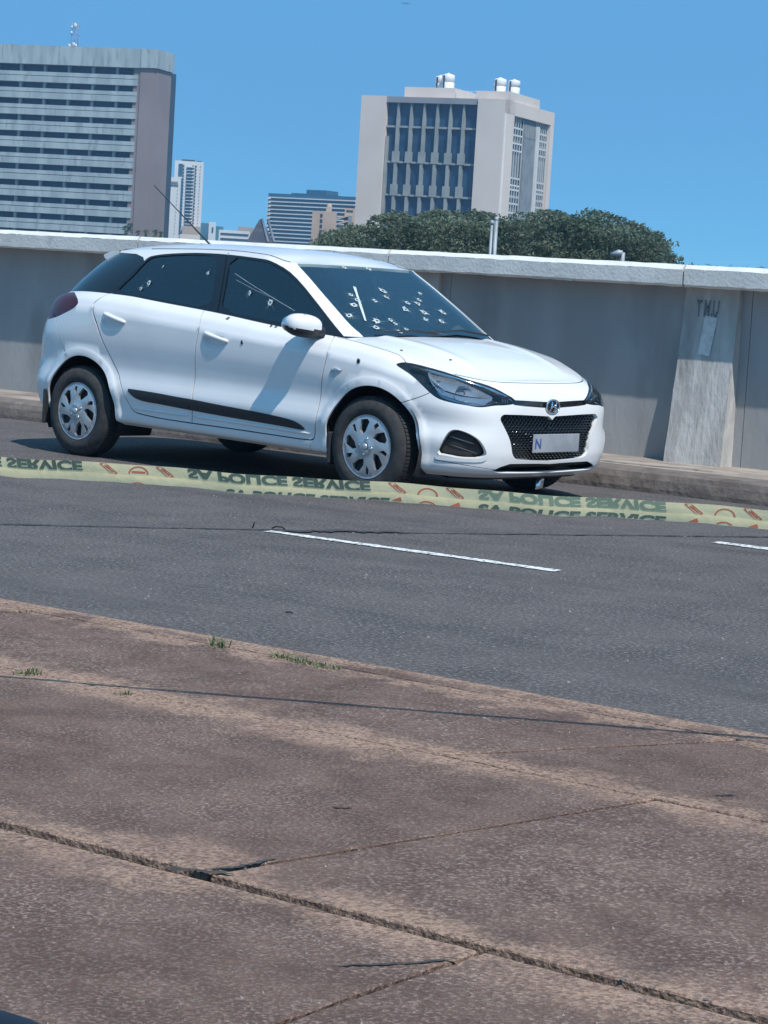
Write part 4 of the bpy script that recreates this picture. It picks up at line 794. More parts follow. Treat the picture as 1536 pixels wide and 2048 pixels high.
def surf_normals(fn, UV, du, dv):
    a = fn(UV[:, 0]+du, UV[:, 1])-fn(UV[:, 0]-du, UV[:, 1]); b = fn(UV[:, 0], UV[:, 1]+dv)-fn(UV[:, 0], UV[:, 1]-dv)
    n = np.cross(a, b); l = np.linalg.norm(n, axis=1)[:, None]; return n/np.maximum(l, 1e-9)
def patch(name, fn, V, T, m_, both=True, skirt=.012, inset=0, flip=False, side=None, parent=None, eps=(.002, .03), bulge=None, weld=False):
    'build a curved panel from parameter triangles with folded-in edges; mirrored to both sides of the car when both is set'
    used = np.unique(T); remap = -np.ones(len(V), int); remap[used] = np.arange(len(used)); UV = V[used]; F = remap[T]
    P = fn(UV[:, 0], UV[:, 1]); N_ = surf_normals(fn, UV, *eps)
    # orient outwards
    fnm = np.cross(P[F[:, 1]]-P[F[:, 0]], P[F[:, 2]]-P[F[:, 0]]); cen = P[F].mean(1)-np.array([1.3, 0, .5])
    if (fnm*N_[F[:, 0]]).sum() < 0: F = F[:, ::-1]
    if (N_*(P-np.array([1.3, 0, .4]))).sum() < 0: N_ = -N_; F = F[:, ::-1]
    if inset is not None and not np.isscalar(inset): P = P-N_*inset(UV, P)[:, None]
    elif inset: P = P-N_*inset
    VV = [P]; FF = [F]; NN = [N_]
    if skirt:
        e = {}
        for f in F:
            for a, b in ((f[0], f[1]), (f[1], f[2]), (f[2], f[0])): e[(a, b)] = 1
        be = [(a, b) for a, b in e if (b, a) not in e and not (both and abs(P[a, 1]) < 1e-4 and abs(P[b, 1]) < 1e-4)]
        be = np.array(be)
        if len(be):
            n0 = len(P); A, B = P[be[:, 0]], P[be[:, 1]]; NA, NB = N_[be[:, 0]], N_[be[:, 1]]
            q = np.stack([A, B, B-NB*skirt, A-NA*skirt], 1).reshape(-1, 3); VV.append(q); k = np.arange(len(be))*4+n0
            FF.append(np.stack([k, k+3, k+2], -1)); FF.append(np.stack([k, k+2, k+1], -1))
            fn_ = np.cross(q[3::4]-q[0::4], q[2::4]-q[0::4]); fn_ /= np.linalg.norm(fn_, axis=1)[:, None]+1e-12; NN.append(np.repeat(fn_, 4, 0))
    P = np.vstack(VV); N2 = np.vstack(NN); F = np.vstack(FF)
    res = []
    def mk(P, F, N2, nm=name):
        o = npmesh(nm, P, F, m_, None, True)
        if len(o.data.vertices) == len(N2): o.data.normals_split_custom_set_from_vertices(N2.tolist())
        return cp(o, parent)
    Pm = P*np.array([1, -1, 1]); Nm = N2*np.array([1, -1, 1])
    if both == 'join':
        res.append(mk(np.vstack([P, Pm]), np.vstack([F, F[:, ::-1]+len(P)]), np.vstack([N2, Nm])))
    else:
        res.append(mk(P, F, N2))
        if both: res.append(mk(Pm, F[:, ::-1], Nm))
    return res
sc_ = lambda pl, S=LS: np.asarray(pl, float)*np.array(S)
g = lambda k, **kw: smooth_poly(sc_(D['low_'+k]), closed=True, **kw)
def gl(k, ext0=None, ext1=None, wd=.0085, S=LS, pre='low_'):
    pl = list(D[pre+k]);
    if ext0: pl = [ext0]+pl
    if ext1: pl = pl+[ext1]
    return strip(smooth_poly(sc_(pl, S), .02, False), wd)
ar_r = [(D['low_arch_r'][0][0], -.6)]+D['low_arch_r']+[(D['low_arch_r'][-1][0], -.6)]
ar_f = [(D['low_arch_f'][0][0], -.6)]+D['low_arch_f']+[(D['low_arch_f'][-1][0], -.6)]
grille_poly = [(1.02, 4.68)]+[p for p in D['low_grille']]+[(.945, 1.88), (1.02, 1.70)]
frame_w = .020
gp_s = smooth_poly(sc_(grille_poly), .015, True, 1)
bar = [(.928, 5.80), (.95, 5.76), (1.02, 5.60), (1.02, 5.16), (.95, 5.36), (.929, 5.46)]
intake = [(.900, 1.12), (.912, 1.45), (.926, 1.66), (.96, 1.64), (1.02, 1.56), (1.02, .72), (.96, .80), (.912, .92)]
tail = D['low_taillight']+[(.150, 5.35), (.142, 6.2), (.150, 7.2), (.165, 7.62)]
hood_gap_x = [t for t in np.linspace(.69, .86, 60)]
regs = [
 ('wheel_arch_rear', smooth_poly(sc_(ar_r), .016, True, 0)), ('wheel_arch_front', smooth_poly(sc_(ar_f), .016, True, 0)),
 ('gap', gl('g_reardoor', (.2535, 8.1))), ('gap', gl('g_bpillar', (.4445, 8.1))), ('gap', gl('g_doorfender', (.681, 8.1))), ('gap', gl('g_doorbottom')),
 ('gap', gl('g_sillfender', None, (.6545, -.3), .004)), ('gap', gl('g_bumperfender', (.778, 4.55), None, .004)), ('gap', gl('g_rearbumper', (.222, 4.2), (.176, 5.6), .004)),
 ('gap', strip(sc_([(.60, 7.95), (.70, 7.95), (.80, 7.93)]), .006) if False else strip(sc_([(.686, 7.93), (.70, 7.91), (.72, 7.90), (.76, 7.88), (.783, 7.84), (.789, 7.6), (.7925, 7.25)]), .010)),
 ('gap', strip(smooth_poly(sc_([(.858, 7.90), (.872, 7.93), (.90, 7.86), (.94, 7.75), (1.02, 7.72)]), .02, False), .010)),
 ('gap', strip(smooth_poly(sc_([(.165, 7.66), (.155, 8.1)]), .02, False, 0), .005)), ('gap', strip(sc_([(.140, 6.1), (.06, 5.9), (-.02, 5.9)]), .006)), ('gap', strip(sc_([(.150, 5.3), (.125, 4.7), (.12, 4.2), (-.02, 4.1)]), .006)),
 ('headlight', g('headlight', step=.014)), ('tail_light', smooth_poly(sc_(tail), .016, True, 1)),
 ('grille', gp_s), ('grille_frame', offset_poly(gp_s, frame_w)),
 ('grille_bar', smooth_poly(sc_(bar), .015, True, 0)), ('fog_recess', g('fog', step=.014)), ('fog_surround', g('fogframe', step=.016)),
 ('lower_intake', smooth_poly(sc_(intake), .015, True, 0)),
 ('gap', gl('groove', None, None, .006)),
 ('cup_r', g('cup_rear', step=.012)), ('cup_f', g('cup_front', step=.012)), ('cup_s', g('repeater', step=.012)),
 ('front_bumper', sc_([(.6, -.5), (1.1, -.5), (1.1, 8.2), (.859, 8.2), (.859, 7.9), (.84, 6.4), (.80, 5.06), (.784, 4.7), (.75, 4.4), (.74, 0)])) ,
 ('rear_bumper', sc_([(-.1, -.5), (.25, -.5), (.25, 4.0), (.218, 4.3), (.2103, 4.44), (.2023, 4.68), (.1938, 5.08), (.1806, 5.5), (.15, 5.3), (.125, 4.7), (.12, 4.2), (-.1, 4.1)])),
 ('tailgate', sc_([(-.1, 4.1), (.12, 4.2), (.125, 4.7), (.15, 5.3), (.142, 6.2), (.150, 7.2), (.165, 7.66), (.155, 8.3), (-.1, 8.3)])),
 ('rocker_sill', sc_([(.25, -.5), (.6536, -.5), (.6536, 1.532)]+[(a, b) for a, b in D['low_g_doorbottom'][::-1][1:]]+[(.30, 2.0), (.25, 1.0)])),
 ('rear_quarter_panel', sc_([(.25, -.5), (.30, 2.0)]+[(.348, 1.914)]+D['low_g_reardoor'][::-1]+[(.2535, 8.3), (.1, 8.3), (.1, 5), (.2, 3)])),
 ('rear_door', sc_([(.2535, 8.3)]+D['low_g_reardoor']+[(.348, 1.2), (.456, 1.2)]+D['low_g_bpillar'][::-1]+[(.4445, 8.3)])),
 ('front_door', sc_([(.4445, 8.3)]+D['low_g_bpillar']+[(.456, 1.2), (.6583, 1.3)]+D['low_g_doorfender'][::-1]+[(.681, 8.3)])),
 ('front_fender', sc_([(.60, 8.3), (.60, -.5), (.9, -.5), (.9, 8.3)])),
]
def inner(key, *ds): return [('_line', offset_poly(dict((a, b) for a, b in regs if a != 'gap')[key], -d_)) for d_ in ds]
for k in ('fl_r1', 'fl_r2', 'fl_f1', 'fl_f2'): regs.append(('_line', strip(sc_(D['low_'+k]), .0006)))
for k in ('cup_r', 'cup_f'): regs += inner(k, .007, .014, .021)
regs += inner('cup_s', .006, .012)+inner('headlight', .012, .025)+inner('fog_surround', .012)
V, parts = partition(regs, (0, 1, 0, 8), LS[0], LS[1], .034)
obj = {}
for nm in ('rocker_sill', 'rear_quarter_panel', 'rear_door', 'front_door', 'front_fender'):
    obj[nm] = patch(nm, lower, V, parts[nm], M_PAINT)
for nm in ('rear_bumper', 'tailgate', 'front_bumper'):
    obj[nm] = patch(nm, lower, V, parts[nm], M_PAINT, both='join')
FB = obj['front_bumper'][0]
def edge_dist(poly, UV, S=LS):
    q = UV*np.array(S); pl = np.asarray(poly); a = pl; b = np.roll(pl, -1, 0); d = b-a; best = np.full(len(q), 9.)
    for i in range(len(a)):
        L2 = (d[i]**2).sum()+1e-12; t = np.clip(((q-a[i])@d[i])/L2, 0, 1); best = np.minimum(best, np.linalg.norm(q-a[i]-t[:, None]*d[i], axis=1))
    return best
rg = dict((k, v) for k, v in regs if k != 'gap')
# raised white frame round the grille, and black grille set back with a honeycomb of its own
def bul(poly, h, w_): return lambda UV, P: -h*np.sin(np.clip(edge_dist(poly, UV)/w_, 0, 1)*math.pi)
patch('grille_frame', lower, V, parts['grille_frame'], M_PAINT, both='join', inset=bul(offset_poly(gp_s, frame_w), .012, frame_w), parent=FB, skirt=.03)
patch('grille_backing', lower, V, parts['grille'], M_IN, both='join', inset=.05, parent=FB, skirt=0)
patch('grille_bar', lower, V, parts['grille_bar'], M_BLK, both='join', inset=.006, parent=FB, skirt=0)
patch('lower_intake', lower, V, parts['lower_intake'], M_PLA, both='join', inset=.04, parent=FB, skirt=0)
patch('fog_surround', lower, V, parts['fog_surround'], M_PAINT, inset=bul(rg['fog_surround'], .010, .035), parent=FB, skirt=.035)
patch('fog_recess', lower, V, parts['fog_recess'], M_PLA, inset=.045, parent=FB, skirt=0)
for nm, off in (('grille_backing', .05),): pass
# honeycomb
hb = MB(); hs = .030; gpoly = rg['grille']
def SP(t, v, inset=0):
    UV = np.array([[t, v]]); P = lower(UV[:, 0], UV[:, 1]); n = surf_normals(lower, UV, .002, .03)
    if (n*(P-np.array([1.3, 0, .4]))).sum() < 0: n = -n
    return Vector((P-n*inset)[0]), Vector(n[0])
gp_np = np.asarray(gpoly)
u0, u1, v0, v1 = gp_np[:, 0].min(), LS[0], gp_np[:, 1].min(), gp_np[:, 1].max()
edges = []; r_ = hs/2
rowh = r_*1.5*.8; colw = r_*math.sqrt(3)*1.35; j = 0; y = v0
while y < v1+rowh:
    x = u1+(colw/2 if j % 2 else 0)
    while x > u0-colw:
        hx = [(x+colw/2*c_, y+rowh*s_*.667) for c_, s_ in ((0, 1), (1, .5), (1, -.5), (0, -1))]
        edges += list(zip(hx[:-1], hx[1:])); x -= colw
    y += rowh; j += 1
mid = np.array([((a[0]+b[0])/2, (a[1]+b[1])/2) for a, b in edges]); keep = inpoly(mid, offset_poly(gp_np, -.004))
for (a, b), k in zip(edges, keep):
    if not k: continue
    pa = SP(min(a[0]/LS[0], 1), a[1]/LS[1], .022)[0]; pb = SP(min(b[0]/LS[0], 1), b[1]/LS[1], .022)[0]
    for s in (1, -1): hb.tube([(pa.x, pa.y*s, pa.z), (pb.x, pb.y*s, pb.z)], .0034, 4, False, False)
tag(cp(hb.build('honeycomb_grille', M_BLK), FB), kind='stuff')
# slats in the fog recess
for k, vv in enumerate((3.35, 2.75)):
    for s in (1, -1):
        m = MB(); pts = []
        for t in np.linspace(.846, .880, 8):
            p, n = SP(t, vv-(t-.846)*14, .022); pts.append((p.x, p.y*s, p.z))
        m.tube(pts, .0045, 6); cp(m.build('fog_slat', M_PLA), FB)
# chin spoiler and black lip under the bumper
for z0, dx, mt, nm in ((.150, .02, M_PLA, 'chin_lip'),):
    m = MB(); vs = []; tt = np.linspace(.86, 1, 40); Pn = lower(tt, np.zeros(40)); ring = [(p[0]-dx, p[1], p[2]) for p in Pn]; ring += [(x_, -y_, z_) for x_, y_, z_ in ring[::-1][1:]]
    for x_, y_, z_ in ring: vs += [(x_+.0, y_*.99, z_+.004), (x_-.02, y_*.97, z0), (x_-.14, y_*.93, z0+.01)]
    n_ = len(ring); m.add(vs, [(3*i+q, 3*i+3+q, 3*i+4+q, 3*i+1+q) for i in range(n_-1) for q in range(2)]); cp(m.build(nm, mt), FB)
# number plate
pc = lower([1.0], [3.05])[0]; pl_ = MB(); px_ = pc[0]+.012
pl_.box(px_-.006, px_, -.20, .26, pc[2]-.055, pc[2]+.055); PLT = cp(pl_.build('number_plate', mat('number_plate_white', (.26, .275, .30), (.36, .375, .40), rough=.4, scale=5), bevel=.004), FB)
def text_mesh(body, size, name, m_, M, parent=None, bold=.0, extrude=.0006, shear=0, clip=None, align='LEFT', cpar=False, resolution=3):
    cu_ = bpy.data.curves.new('lettering', 'FONT'); cu_.body = body; cu_.size = size; cu_.offset = bold; cu_.extrude = extrude; cu_.shear = shear; cu_.align_x = align; cu_.resolution_u = resolution
    t = bpy.data.objects.new('lettering', cu_); COL.objects.link(t); dg = bpy.context.evaluated_depsgraph_get(); me = bpy.data.meshes.new_from_object(t.evaluated_get(dg))
    bpy.data.objects.remove(t); bpy.data.curves.remove(cu_)
    import bmesh
    b = bmesh.new(); b.from_mesh(me)
    if clip:
        for co, no in clip: bmesh.ops.bisect_plane(b, geom=b.verts[:]+b.edges[:]+b.faces[:], plane_co=co, plane_no=no, clear_outer=True)
    if callable(M):
        for v_ in b.verts: v_.co = M(v_.co)
    else: b.transform(M)
    b.to_mesh(me); b.free(); me.materials.clear(); me.materials.append(m_); me.name = name
    o = bpy.data.objects.new(name, me); COL.objects.link(o)
    if parent: o.parent = parent
    return o
tx = text_mesh('N', .085, 'plate_lettering', mat('plate_blue', (.05, .10, .30)), Matrix(((0, 0, 1, px_+.002), (1, 0, 0, -.185), (0, 1, 0, pc[2]-.03), (0, 0, 0, 1))), bold=.001); cp(tx, PLT)
# oval badge with slanted H
bc_ = lower([1.0], [5.35])[0]; bx = bc_[0]+.012; m = MB(); pts = [(bx, .062*math.cos(t), bc_[2]+.040*math.sin(t)) for t in np.linspace(0, 2*math.pi, 37)]
m.tube(pts, .0055, 8, False); BDG = cp(m.build('badge_ring', M_CHR), FB)
m = MB()
m.ell((bx-.008, 0, bc_[2]), (.008, .060, .038), 24, 10); cp(m.build('badge_disc', M_BLK), BDG)
m = MB(); m.tube([(bx+.002, -.030, bc_[2]-.028), (bx+.004, -.018, bc_[2]), (bx+.002, -.012, bc_[2]+.031)], [.005, .007, .005], 6); m.tube([(bx+.002, .012, bc_[2]-.031), (bx+.004, .018, bc_[2]), (bx+.002, .030, bc_[2]+.028)], [.005, .007, .005], 6)
m.tube([(bx+.004, -.018, bc_[2]-.004), (bx+.005, .018, bc_[2]+.004)], .006, 6); cp(m.build('badge_letter', M_CHR), BDG)
# headlamps
hlp = rg['headlight']
hl_o = patch('headlight', lower, V, parts['headlight'], M_LENS, skirt=0)
patch_bowl = lambda UV, P: .004+np.minimum(.055, edge_dist(hlp, UV)*1.0)
for s, par in ((1, hl_o[0]), (-1, hl_o[1])):
    o = patch('lamp_bowl', lower, V, parts['headlight'], M_BOWL, both=False, skirt=0, inset=patch_bowl, parent=par)[0]
    if s < 0:
        o.data = o.data.copy(); co = np.empty(len(o.data.vertices)*3, np.float32); o.data.vertices.foreach_get('co', co); co = co.reshape(-1, 3); co[:, 1] *= -1; o.data.vertices.foreach_set('co', co.ravel()); o.data.flip_normals()
    def LP(t, v, ins):
        p, n = SP(t, v, ins); return Vector((p.x, p.y*s, p.z)), Vector((n.x, n.y*s, n.z))
    # chrome reflector, projector, brow and marker strip
    c, n = LP(.862, 6.25, .040); fx = Vector((1, -.30*s*0, 0)); 
    R_ = Vector((.92, -.36*s, .05)).normalized().to_track_quat('Z', 'Y').to_matrix().to_4x4()
    m = MB(); q = MB().lathe([(.012, -.035), (.030, -.028), (.046, -.012), (.055, .006), (.058, .010)], 32, 'z'); m.add([(R_ @ Vector(p))*1.0+c for p in q.v], q.f, True); cp(m.build('reflector', M_REF), par)
    q = MB().lathe([(0, .012), (.016, .009), (.026, -.002), (.030, -.012)], 24, 'z'); m = MB().add([(R_ @ Vector(p))+c for p in q.v], q.f, True); cp(m.build('projector_lens', M_LENS), par)
    c2, n2 = LP(.893, 5.85, .030); q = MB().lathe([(.006, -.02), (.020, -.014), (.030, .002)], 24, 'z'); m = MB().add([(R_ @ Vector(p))+c2 for p in q.v], q.f, True); cp(m.build('reflector', M_REF), par)
    c3, n3_ = LP(.832, 6.55, .034); q = MB().lathe([(.006, -.02), (.016, -.014), (.026, .002)], 20, 'z'); m = MB().add([(R_ @ Vector(p))+c3 for p in q.v], q.f, True); cp(m.build('reflector', M_REF), par)
    m = MB(); m.tube([LP(t, v, .005)[0] for t, v in ((.80, 7.20), (.83, 7.45), (.86, 7.50), (.885, 7.15), (.90, 6.75), (.918, 6.1), (.928, 5.75))], [.004, .008, .009, .009, .009, .007, .003], 6); cp(m.build('brow_trim', M_CHR), par)
    m = MB(); m.tube([LP(t, v, .014)[0] for t, v in ((.822, 5.95), (.835, 5.65), (.86, 5.50), (.885, 5.42), (.905, 5.62))], .005, 6); cp(m.build('lower_trim', M_CHR), par)
    m = MB(); m.tube([LP(t, v, .016)[0] for t, v in ((.822, 7.0), (.828, 6.5), (.838, 5.95))], [.004, .010, .004], 6); cp(m.build('indicator_lens', mat('clear_indicator', (.30, .36, .42), rough=.1, coat=1)), par)
    m = MB()
    for k in range(3):
        t = .913+k*.0038; m.tube([LP(t, 5.95-k*.05, .008)[0], LP(t, 5.62-k*.05, .008)[0]], .0035, 5)
    cp(m.build('marker_ribs', M_CHR), par)
tl_o = patch('tail_light', lower, V, parts['tail_light'], M_RED, inset=lambda UV, P: -.008*np.minimum(1, edge_dist(rg['tail_light'], UV)/.03))
hin = smooth_poly(sc_(D['low_hl_inner']), .010, True, 1)
Vi, pi_ = partition([('r', hin), ('_line', offset_poly(hin, -.012)), ('_line', offset_poly(hin, -.024))], (.80, .92, 5, 8), LS[0], LS[1], .014)
for par, sgn in ((hl_o[0], 1), (hl_o[1], -1)):
    rf_ = (lambda u, v: lower(u, v)) if sgn > 0 else (lambda u, v: lower(2-u, v))
    patch('reflector_bowl', rf_, Vi, pi_['r'], M_REF, both=False, skirt=0, parent=par, inset=lambda UV, P: .010+.022*np.sin(np.clip(edge_dist(hin, UV)/.05, 0, 1)*math.pi/2)+.002*np.sin(UV[:, 0]*LS[0]*420))
# handles
for nm, key, par in (('rear_door', 'cup_r', 'rear_door'), ('front_door', 'cup_f', 'front_door')):
    q = rg[key]; ins = patch('handle_cup', lower, V, parts[key], M_PAINT, skirt=0, inset=lambda UV, P, q=q: np.minimum(.034, edge_dist(q, UV)*1.7))
    cx = q.mean(0)/np.array(LS); tmin, tmax = q[:, 0].min()/LS[0], q[:, 0].max()/LS[0]
    for i, s in enumerate((1, -1)):
        cp(ins[i], obj[par][i]); ins[i].matrix_parent_inverse = Matrix.Identity(4)
        ctrl = []
        for f in np.linspace(0, 1, 13):
            t = tmin+.0005+(tmax-tmin-.001)*f; v = cx[1]+.26-.18*f; off = -.002+.013*math.sin(f*math.pi)**.6; p, n = SP(t, v, -off+.0); ctrl.append(Vector((p.x, p.y*s, p.z)))
        m = MB(); rr = [.008, .012, .0135]+[.0135]*7+[.0135, .012, .008]; m.tube(ctrl, rr, 10)
        h = cp(m.build('door_handle', M_PAINT), obj[par][i])
rp = patch('repeater_cup', lower, V, parts['cup_s'], M_PAINT, skirt=0, inset=lambda UV, P: np.minimum(.022, edge_dist(rg['cup_s'], UV)*1.8))
for i, s in enumerate((1, -1)):
    cp(rp[i], obj['front_fender'][i]); rp[i].matrix_parent_inverse = Matrix.Identity(4)
    q = rg['cup_s']/np.array(LS); p1, _n = SP(q[:, 0].min()+.002, 5.30, -.001); p2, _n = SP(q[:, 0].max()-.002, 5.36, -.002)
    m = MB(); m.tube([(p1.x, p1.y*s, p1.z), ((p1.x+p2.x)/2, (p1.y+p2.y)/2*s-.004*s, (p1.z+p2.z)/2+.004), (p2.x, p2.y*s, p2.z)], [.006, .009, .003], 8); cp(m.build('side_repeater', M_CHR), obj['front_fender'][i])
# door mouldings: raised strips, one to each door
mp_ = rg.get('x', None); mo = smooth_poly(sc_(D['low_mould']), .015, True, 1); bp = sc_([(D['low_g_bpillar'][4][0], 2.3), (D['low_g_bpillar'][4][0], 3.7)])[0][0]
Vm, pm = partition([('gap', np.array([(bp-.003, 0), (bp+.003, 0), (bp+.003, .8), (bp-.003, .8)])), ('m_r', mo[mo[:, 0] < 99] if False else mo)], (.33, .68, 1.4, 3.6), LS[0], LS[1], .02)
cm = Vm[pm['m_r']].mean(1)[:, 0]*LS[0]
for nm, sel, par in (('rear_door', cm < bp, 'rear_door'), ('front_door', cm >= bp, 'front_door')):
    r = patch('door_moulding', lower, Vm, pm['m_r'][sel], M_PLA, skirt=.02, inset=lambda UV, P: -.005-.010*np.minimum(1, edge_dist(mo, UV)/.022))
    for i in (0, 1): cp(r[i], obj[par][i]); r[i].matrix_parent_inverse = Matrix.Identity(4)
# white ledge at the foot of the doors
for par, ta, tb in (('rear_door', .352, .453), ('front_door', .459, .655)):
    for i, s in enumerate((1, -1)):
        m = MB(); m.tube([(p[0], p[1]*s, p[2]) for p in lower(np.linspace(ta, tb, 16), np.linspace(1.98, 1.98, 16))], [.004]+[.010]*14+[.004], 8); cp(m.build('door_ledge', M_PAINT), obj[par][i])

# ---- inner dark shell, floor, wheel wells
holes_ = [k for k in parts if k in ('wheel_arch_rear', 'wheel_arch_front', 'headlight', 'grille', 'fog_recess', 'lower_intake', 'cup_r', 'cup_f', 'cup_s')]
Tin = np.vstack([t for k, t in parts.items() if k not in holes_])
patch('inner_shell', lower, V, Tin, M_IN, both='join', skirt=0, inset=.022)
m = MB(); m.box(-.45, 3.10, -.47, .47, .235, .40); m.box(.42, 2.16, -.74, .74, .245, .36); cp(m.build('underbody', M_IN))
for cx in (.02, 2.585):
    for s in (-1, 1):
        m = MB(); n_ = 32; vs = []
        for k in range(n_+1):
            a = math.radians(-25+230*k/n_); c_, s_ = math.cos(a)*.365, math.sin(a)*.365; vs += [(cx+c_, s*.815, .315+s_), (cx+c_, s*.50, .315+s_)]
        m.add(vs, [(2*k, 2*k+2, 2*k+3, 2*k+1) for k in range(n_)]); m.box(cx-.36, cx+.36, s*.50-.01, s*.50+.01, .26, .68); cp(m.build('wheel_well_liner', M_PLA))
for x_, s in ((2.262, -1), (2.262, 1)):
    m = MB(); m.box(x_-.012, x_+.012, s*.845 if s < 0 else s*.66, s*.66 if s < 0 else s*.845, .17, .36); cp(m.build('mud_flap', M_PLA, bevel=.008))
for s in (-1, 1):
    m = MB(); m.box(-.355, -.335, s*.84 if s < 0 else s*.62, s*.62 if s < 0 else s*.84, .19, .42); cp(m.build('mud_flap', M_PLA, bevel=.008))
# ---- bonnet
HX0 = 2.30
def hoodp(u, v):
    'u across the car 0..1 from near side to far side, v along'
    s = u*2-1; vv = np.clip(v, 0, 1); rear = HX0+.075*(1-s*s); x = rear+(3.168-rear)*vv; Y = np.interp(x, LT[8][:, 0], LT[8][:, 1]); return hood(x, s*Y*.996)
nu, nv = 44, 44; uu, vv = np.meshgrid(np.linspace(0, 1, nu+1), np.linspace(0, 1, nv+1)**.8, indexing='ij'); i_, j_ = np.meshgrid(np.arange(nu), np.arange(nv), indexing='ij'); a_ = (i_*(nv+1)+j_)
Th = np.concatenate([np.stack([a_, a_+nv+1, a_+nv+2], -1).reshape(-1, 3), np.stack([a_, a_+nv+2, a_+1], -1).reshape(-1, 3)]); Vh = np.stack([uu.ravel(), vv.ravel()], -1)
HOOD = patch('bonnet', hoodp, Vh, Th, M_PAINT, both=False, eps=(.004, .004), skirt=.02)[0]
# ---- greenhouse
gsc = lambda pl: sc_(pl, GS)
ws = D['gr_wsedge']; dlo = D['gr_dlotop']
wspoly = [(ws[0][0]-.0005, 3.2)]+ws+[(ws[-1][0]+.003, .0), (ws[-1][0]+.004, -.3), (1.1, -.3), (1.1, 3.2)]
framepoly = dlo+[(dlo[-1][0], -.3), (1.0, -.3), (1.0, 3.3), (-.1, 3.3), (-.1, 2.86), (.10, 2.84), (.22, 2.80), (.31, 2.68), (.345, 2.42)]
cpl = [(.3548, 1.95), (.338, 1.2), (.315, .15), (.30, -.2)]
rgs = [('gap', strip(smooth_poly(gsc([(dlo[6][0]-.001, 2.9)]+D['gr_g_b']+[(D['gr_g_b'][-1][0]-.003, -.2)]), .02, False), .007)),
       ('gap', strip(smooth_poly(gsc(ws), .02, False), .005)),
       ('windscreen', gsc(wspoly)), ('side_frame', np.vstack([smooth_poly(gsc(dlo), .015, False), gsc(framepoly[len(dlo):])])),
       ('rear_glass', smooth_poly(gsc(D['gr_rearglass']), .02, True, 1)), ('front_glass', smooth_poly(gsc(D['gr_frontglass']), .02, True, 1)),
       ('gap', strip(gsc(cpl), .004)), ('gap', strip(gsc([(.19, 2.85), (.165, 2), (.145, 1), (.13, 0)]), .006)),
       ('rear_window', gsc([(-.1, .15), (.12, .15), (.16, 2), (.18, 2.7), (-.1, 2.7)]))]
Vg, pg = partition(rgs, (0, 1, 0, 3), GS[0], GS[1], .034)
patch('roof_side_frame', green, Vg, pg['side_frame'], M_PAINT, both='join', inset=-.004, skirt=.02)
WSo = patch('windscreen', green, Vg, pg['windscreen'], M_WS, both='join', inset=.002, skirt=0)[0]
rw = patch('rear_door_window', green, Vg, pg['rear_glass'], M_TINT, both=False, inset=.006, skirt=0); 
fw_ = patch('front_door_window', green, Vg, pg['front_glass'], M_TINT, both=False, inset=.006, skirt=0)
for nm, k in (('rear_door_window', 'rear_glass'), ('front_door_window', 'front_glass')):
    mir = lambda u, v: green(2-u, v)
    patch(nm, mir, Vg, pg[k], M_TINT2, both=False, inset=.006, skirt=0)
patch('window_surround', green, Vg, pg[''], M_BLK, both=True, inset=0, skirt=.014)
patch('rear_window', green, Vg, pg['rear_window'], M_TINT, both='join', inset=.002, skirt=0)
# black border printed inside the windscreen foot
Vb, pb = partition([('b', gsc([(.80, -.1), (1.1, -.1), (1.1, .13), (.86, .16), (.82, .30), (.815, .5)]))], (.80, 1, 0, .6), GS[0], GS[1], .03)
patch('windscreen_border', green, Vb, pb['b'], M_BLK, both='join', inset=.006, skirt=0, parent=WSo)
# ---- roof
def roofp(u, v):
    s = u*2-1; x = -.214+1.932*np.clip(v, 0, 1); Y = np.interp(x, GG[3][:, 0], GG[3][:, 1]); return roof(x, s*Y*.999)
uu, vv = np.meshgrid(.5-.5*np.cos(np.linspace(0, math.pi, nu+1)), .5-.5*np.cos(np.linspace(0, math.pi, nv+1)), indexing='ij'); Vr = np.stack([uu.ravel(), vv.ravel()], -1)
ROOF = patch('roof', roofp, Vr, Th, M_PAINT, both=False, eps=(.004, .004), skirt=.02)[0]
for s in (-1, 1):
    m = MB(); pts = []
    for x_ in np.linspace(.35, 1.60, 26):
        Y = float(np.interp(x_, GG[3][:, 0], GG[3][:, 1])); p = roof(np.array([x_]), np.array([s*Y*(.93 if x_ < 1.4 else .93+.02*(x_-1.4)/.2)]))[0]; pts.append((p[0], p[1], p[2]-.001))
    m.tube(pts, .0045, 6); cp(m.build('roof_ditch', M_PLA), ROOF)
# spoiler blade over the tailgate glass
m = MB(); vs = []; ys = np.linspace(-.55, .55, 25)
for y_ in ys:
    f = 1-(abs(y_)/.55)**3; x_e = -.235+.10*(1-f)-.02*f; zc = float(kn(np.array([0.0]), RC)[0])-.055*(abs(y_)/.6)**2.2
    vs += [(.02, y_, zc-.001), (x_e+.01, y_, zc-.032), (x_e, y_, zc-.042), (x_e+.02, y_, zc-.062), (.02, y_, zc-.10)]
m.add(vs, [(5*i+q, 5*i+q+1, 5*i+q+6, 5*i+q+5) for i in range(len(ys)-1) for q in range(4)], True); m.add([vs[k] for k in range(5)], [(0, 1, 2, 3, 4)]); m.add([vs[-5+k] for k in range(5)], [(4, 3, 2, 1, 0)])
cp(m.build('rear_spoiler', M_PAINT))
# aerial
b0 = roof(np.array([.33]), np.array([0.]))[0]; m = MB(); tip = Vector((-.26, 0, b0[2]+.39)); base = Vector((b0[0], 0, b0[2]-.005))
m.tube([base, base.lerp(tip, .04), base.lerp(tip, .3), base.lerp(tip, .5), tip], [.012, .007, .0055, .004, .0028], 8); cp(m.build('roof_aerial', M_PLA))
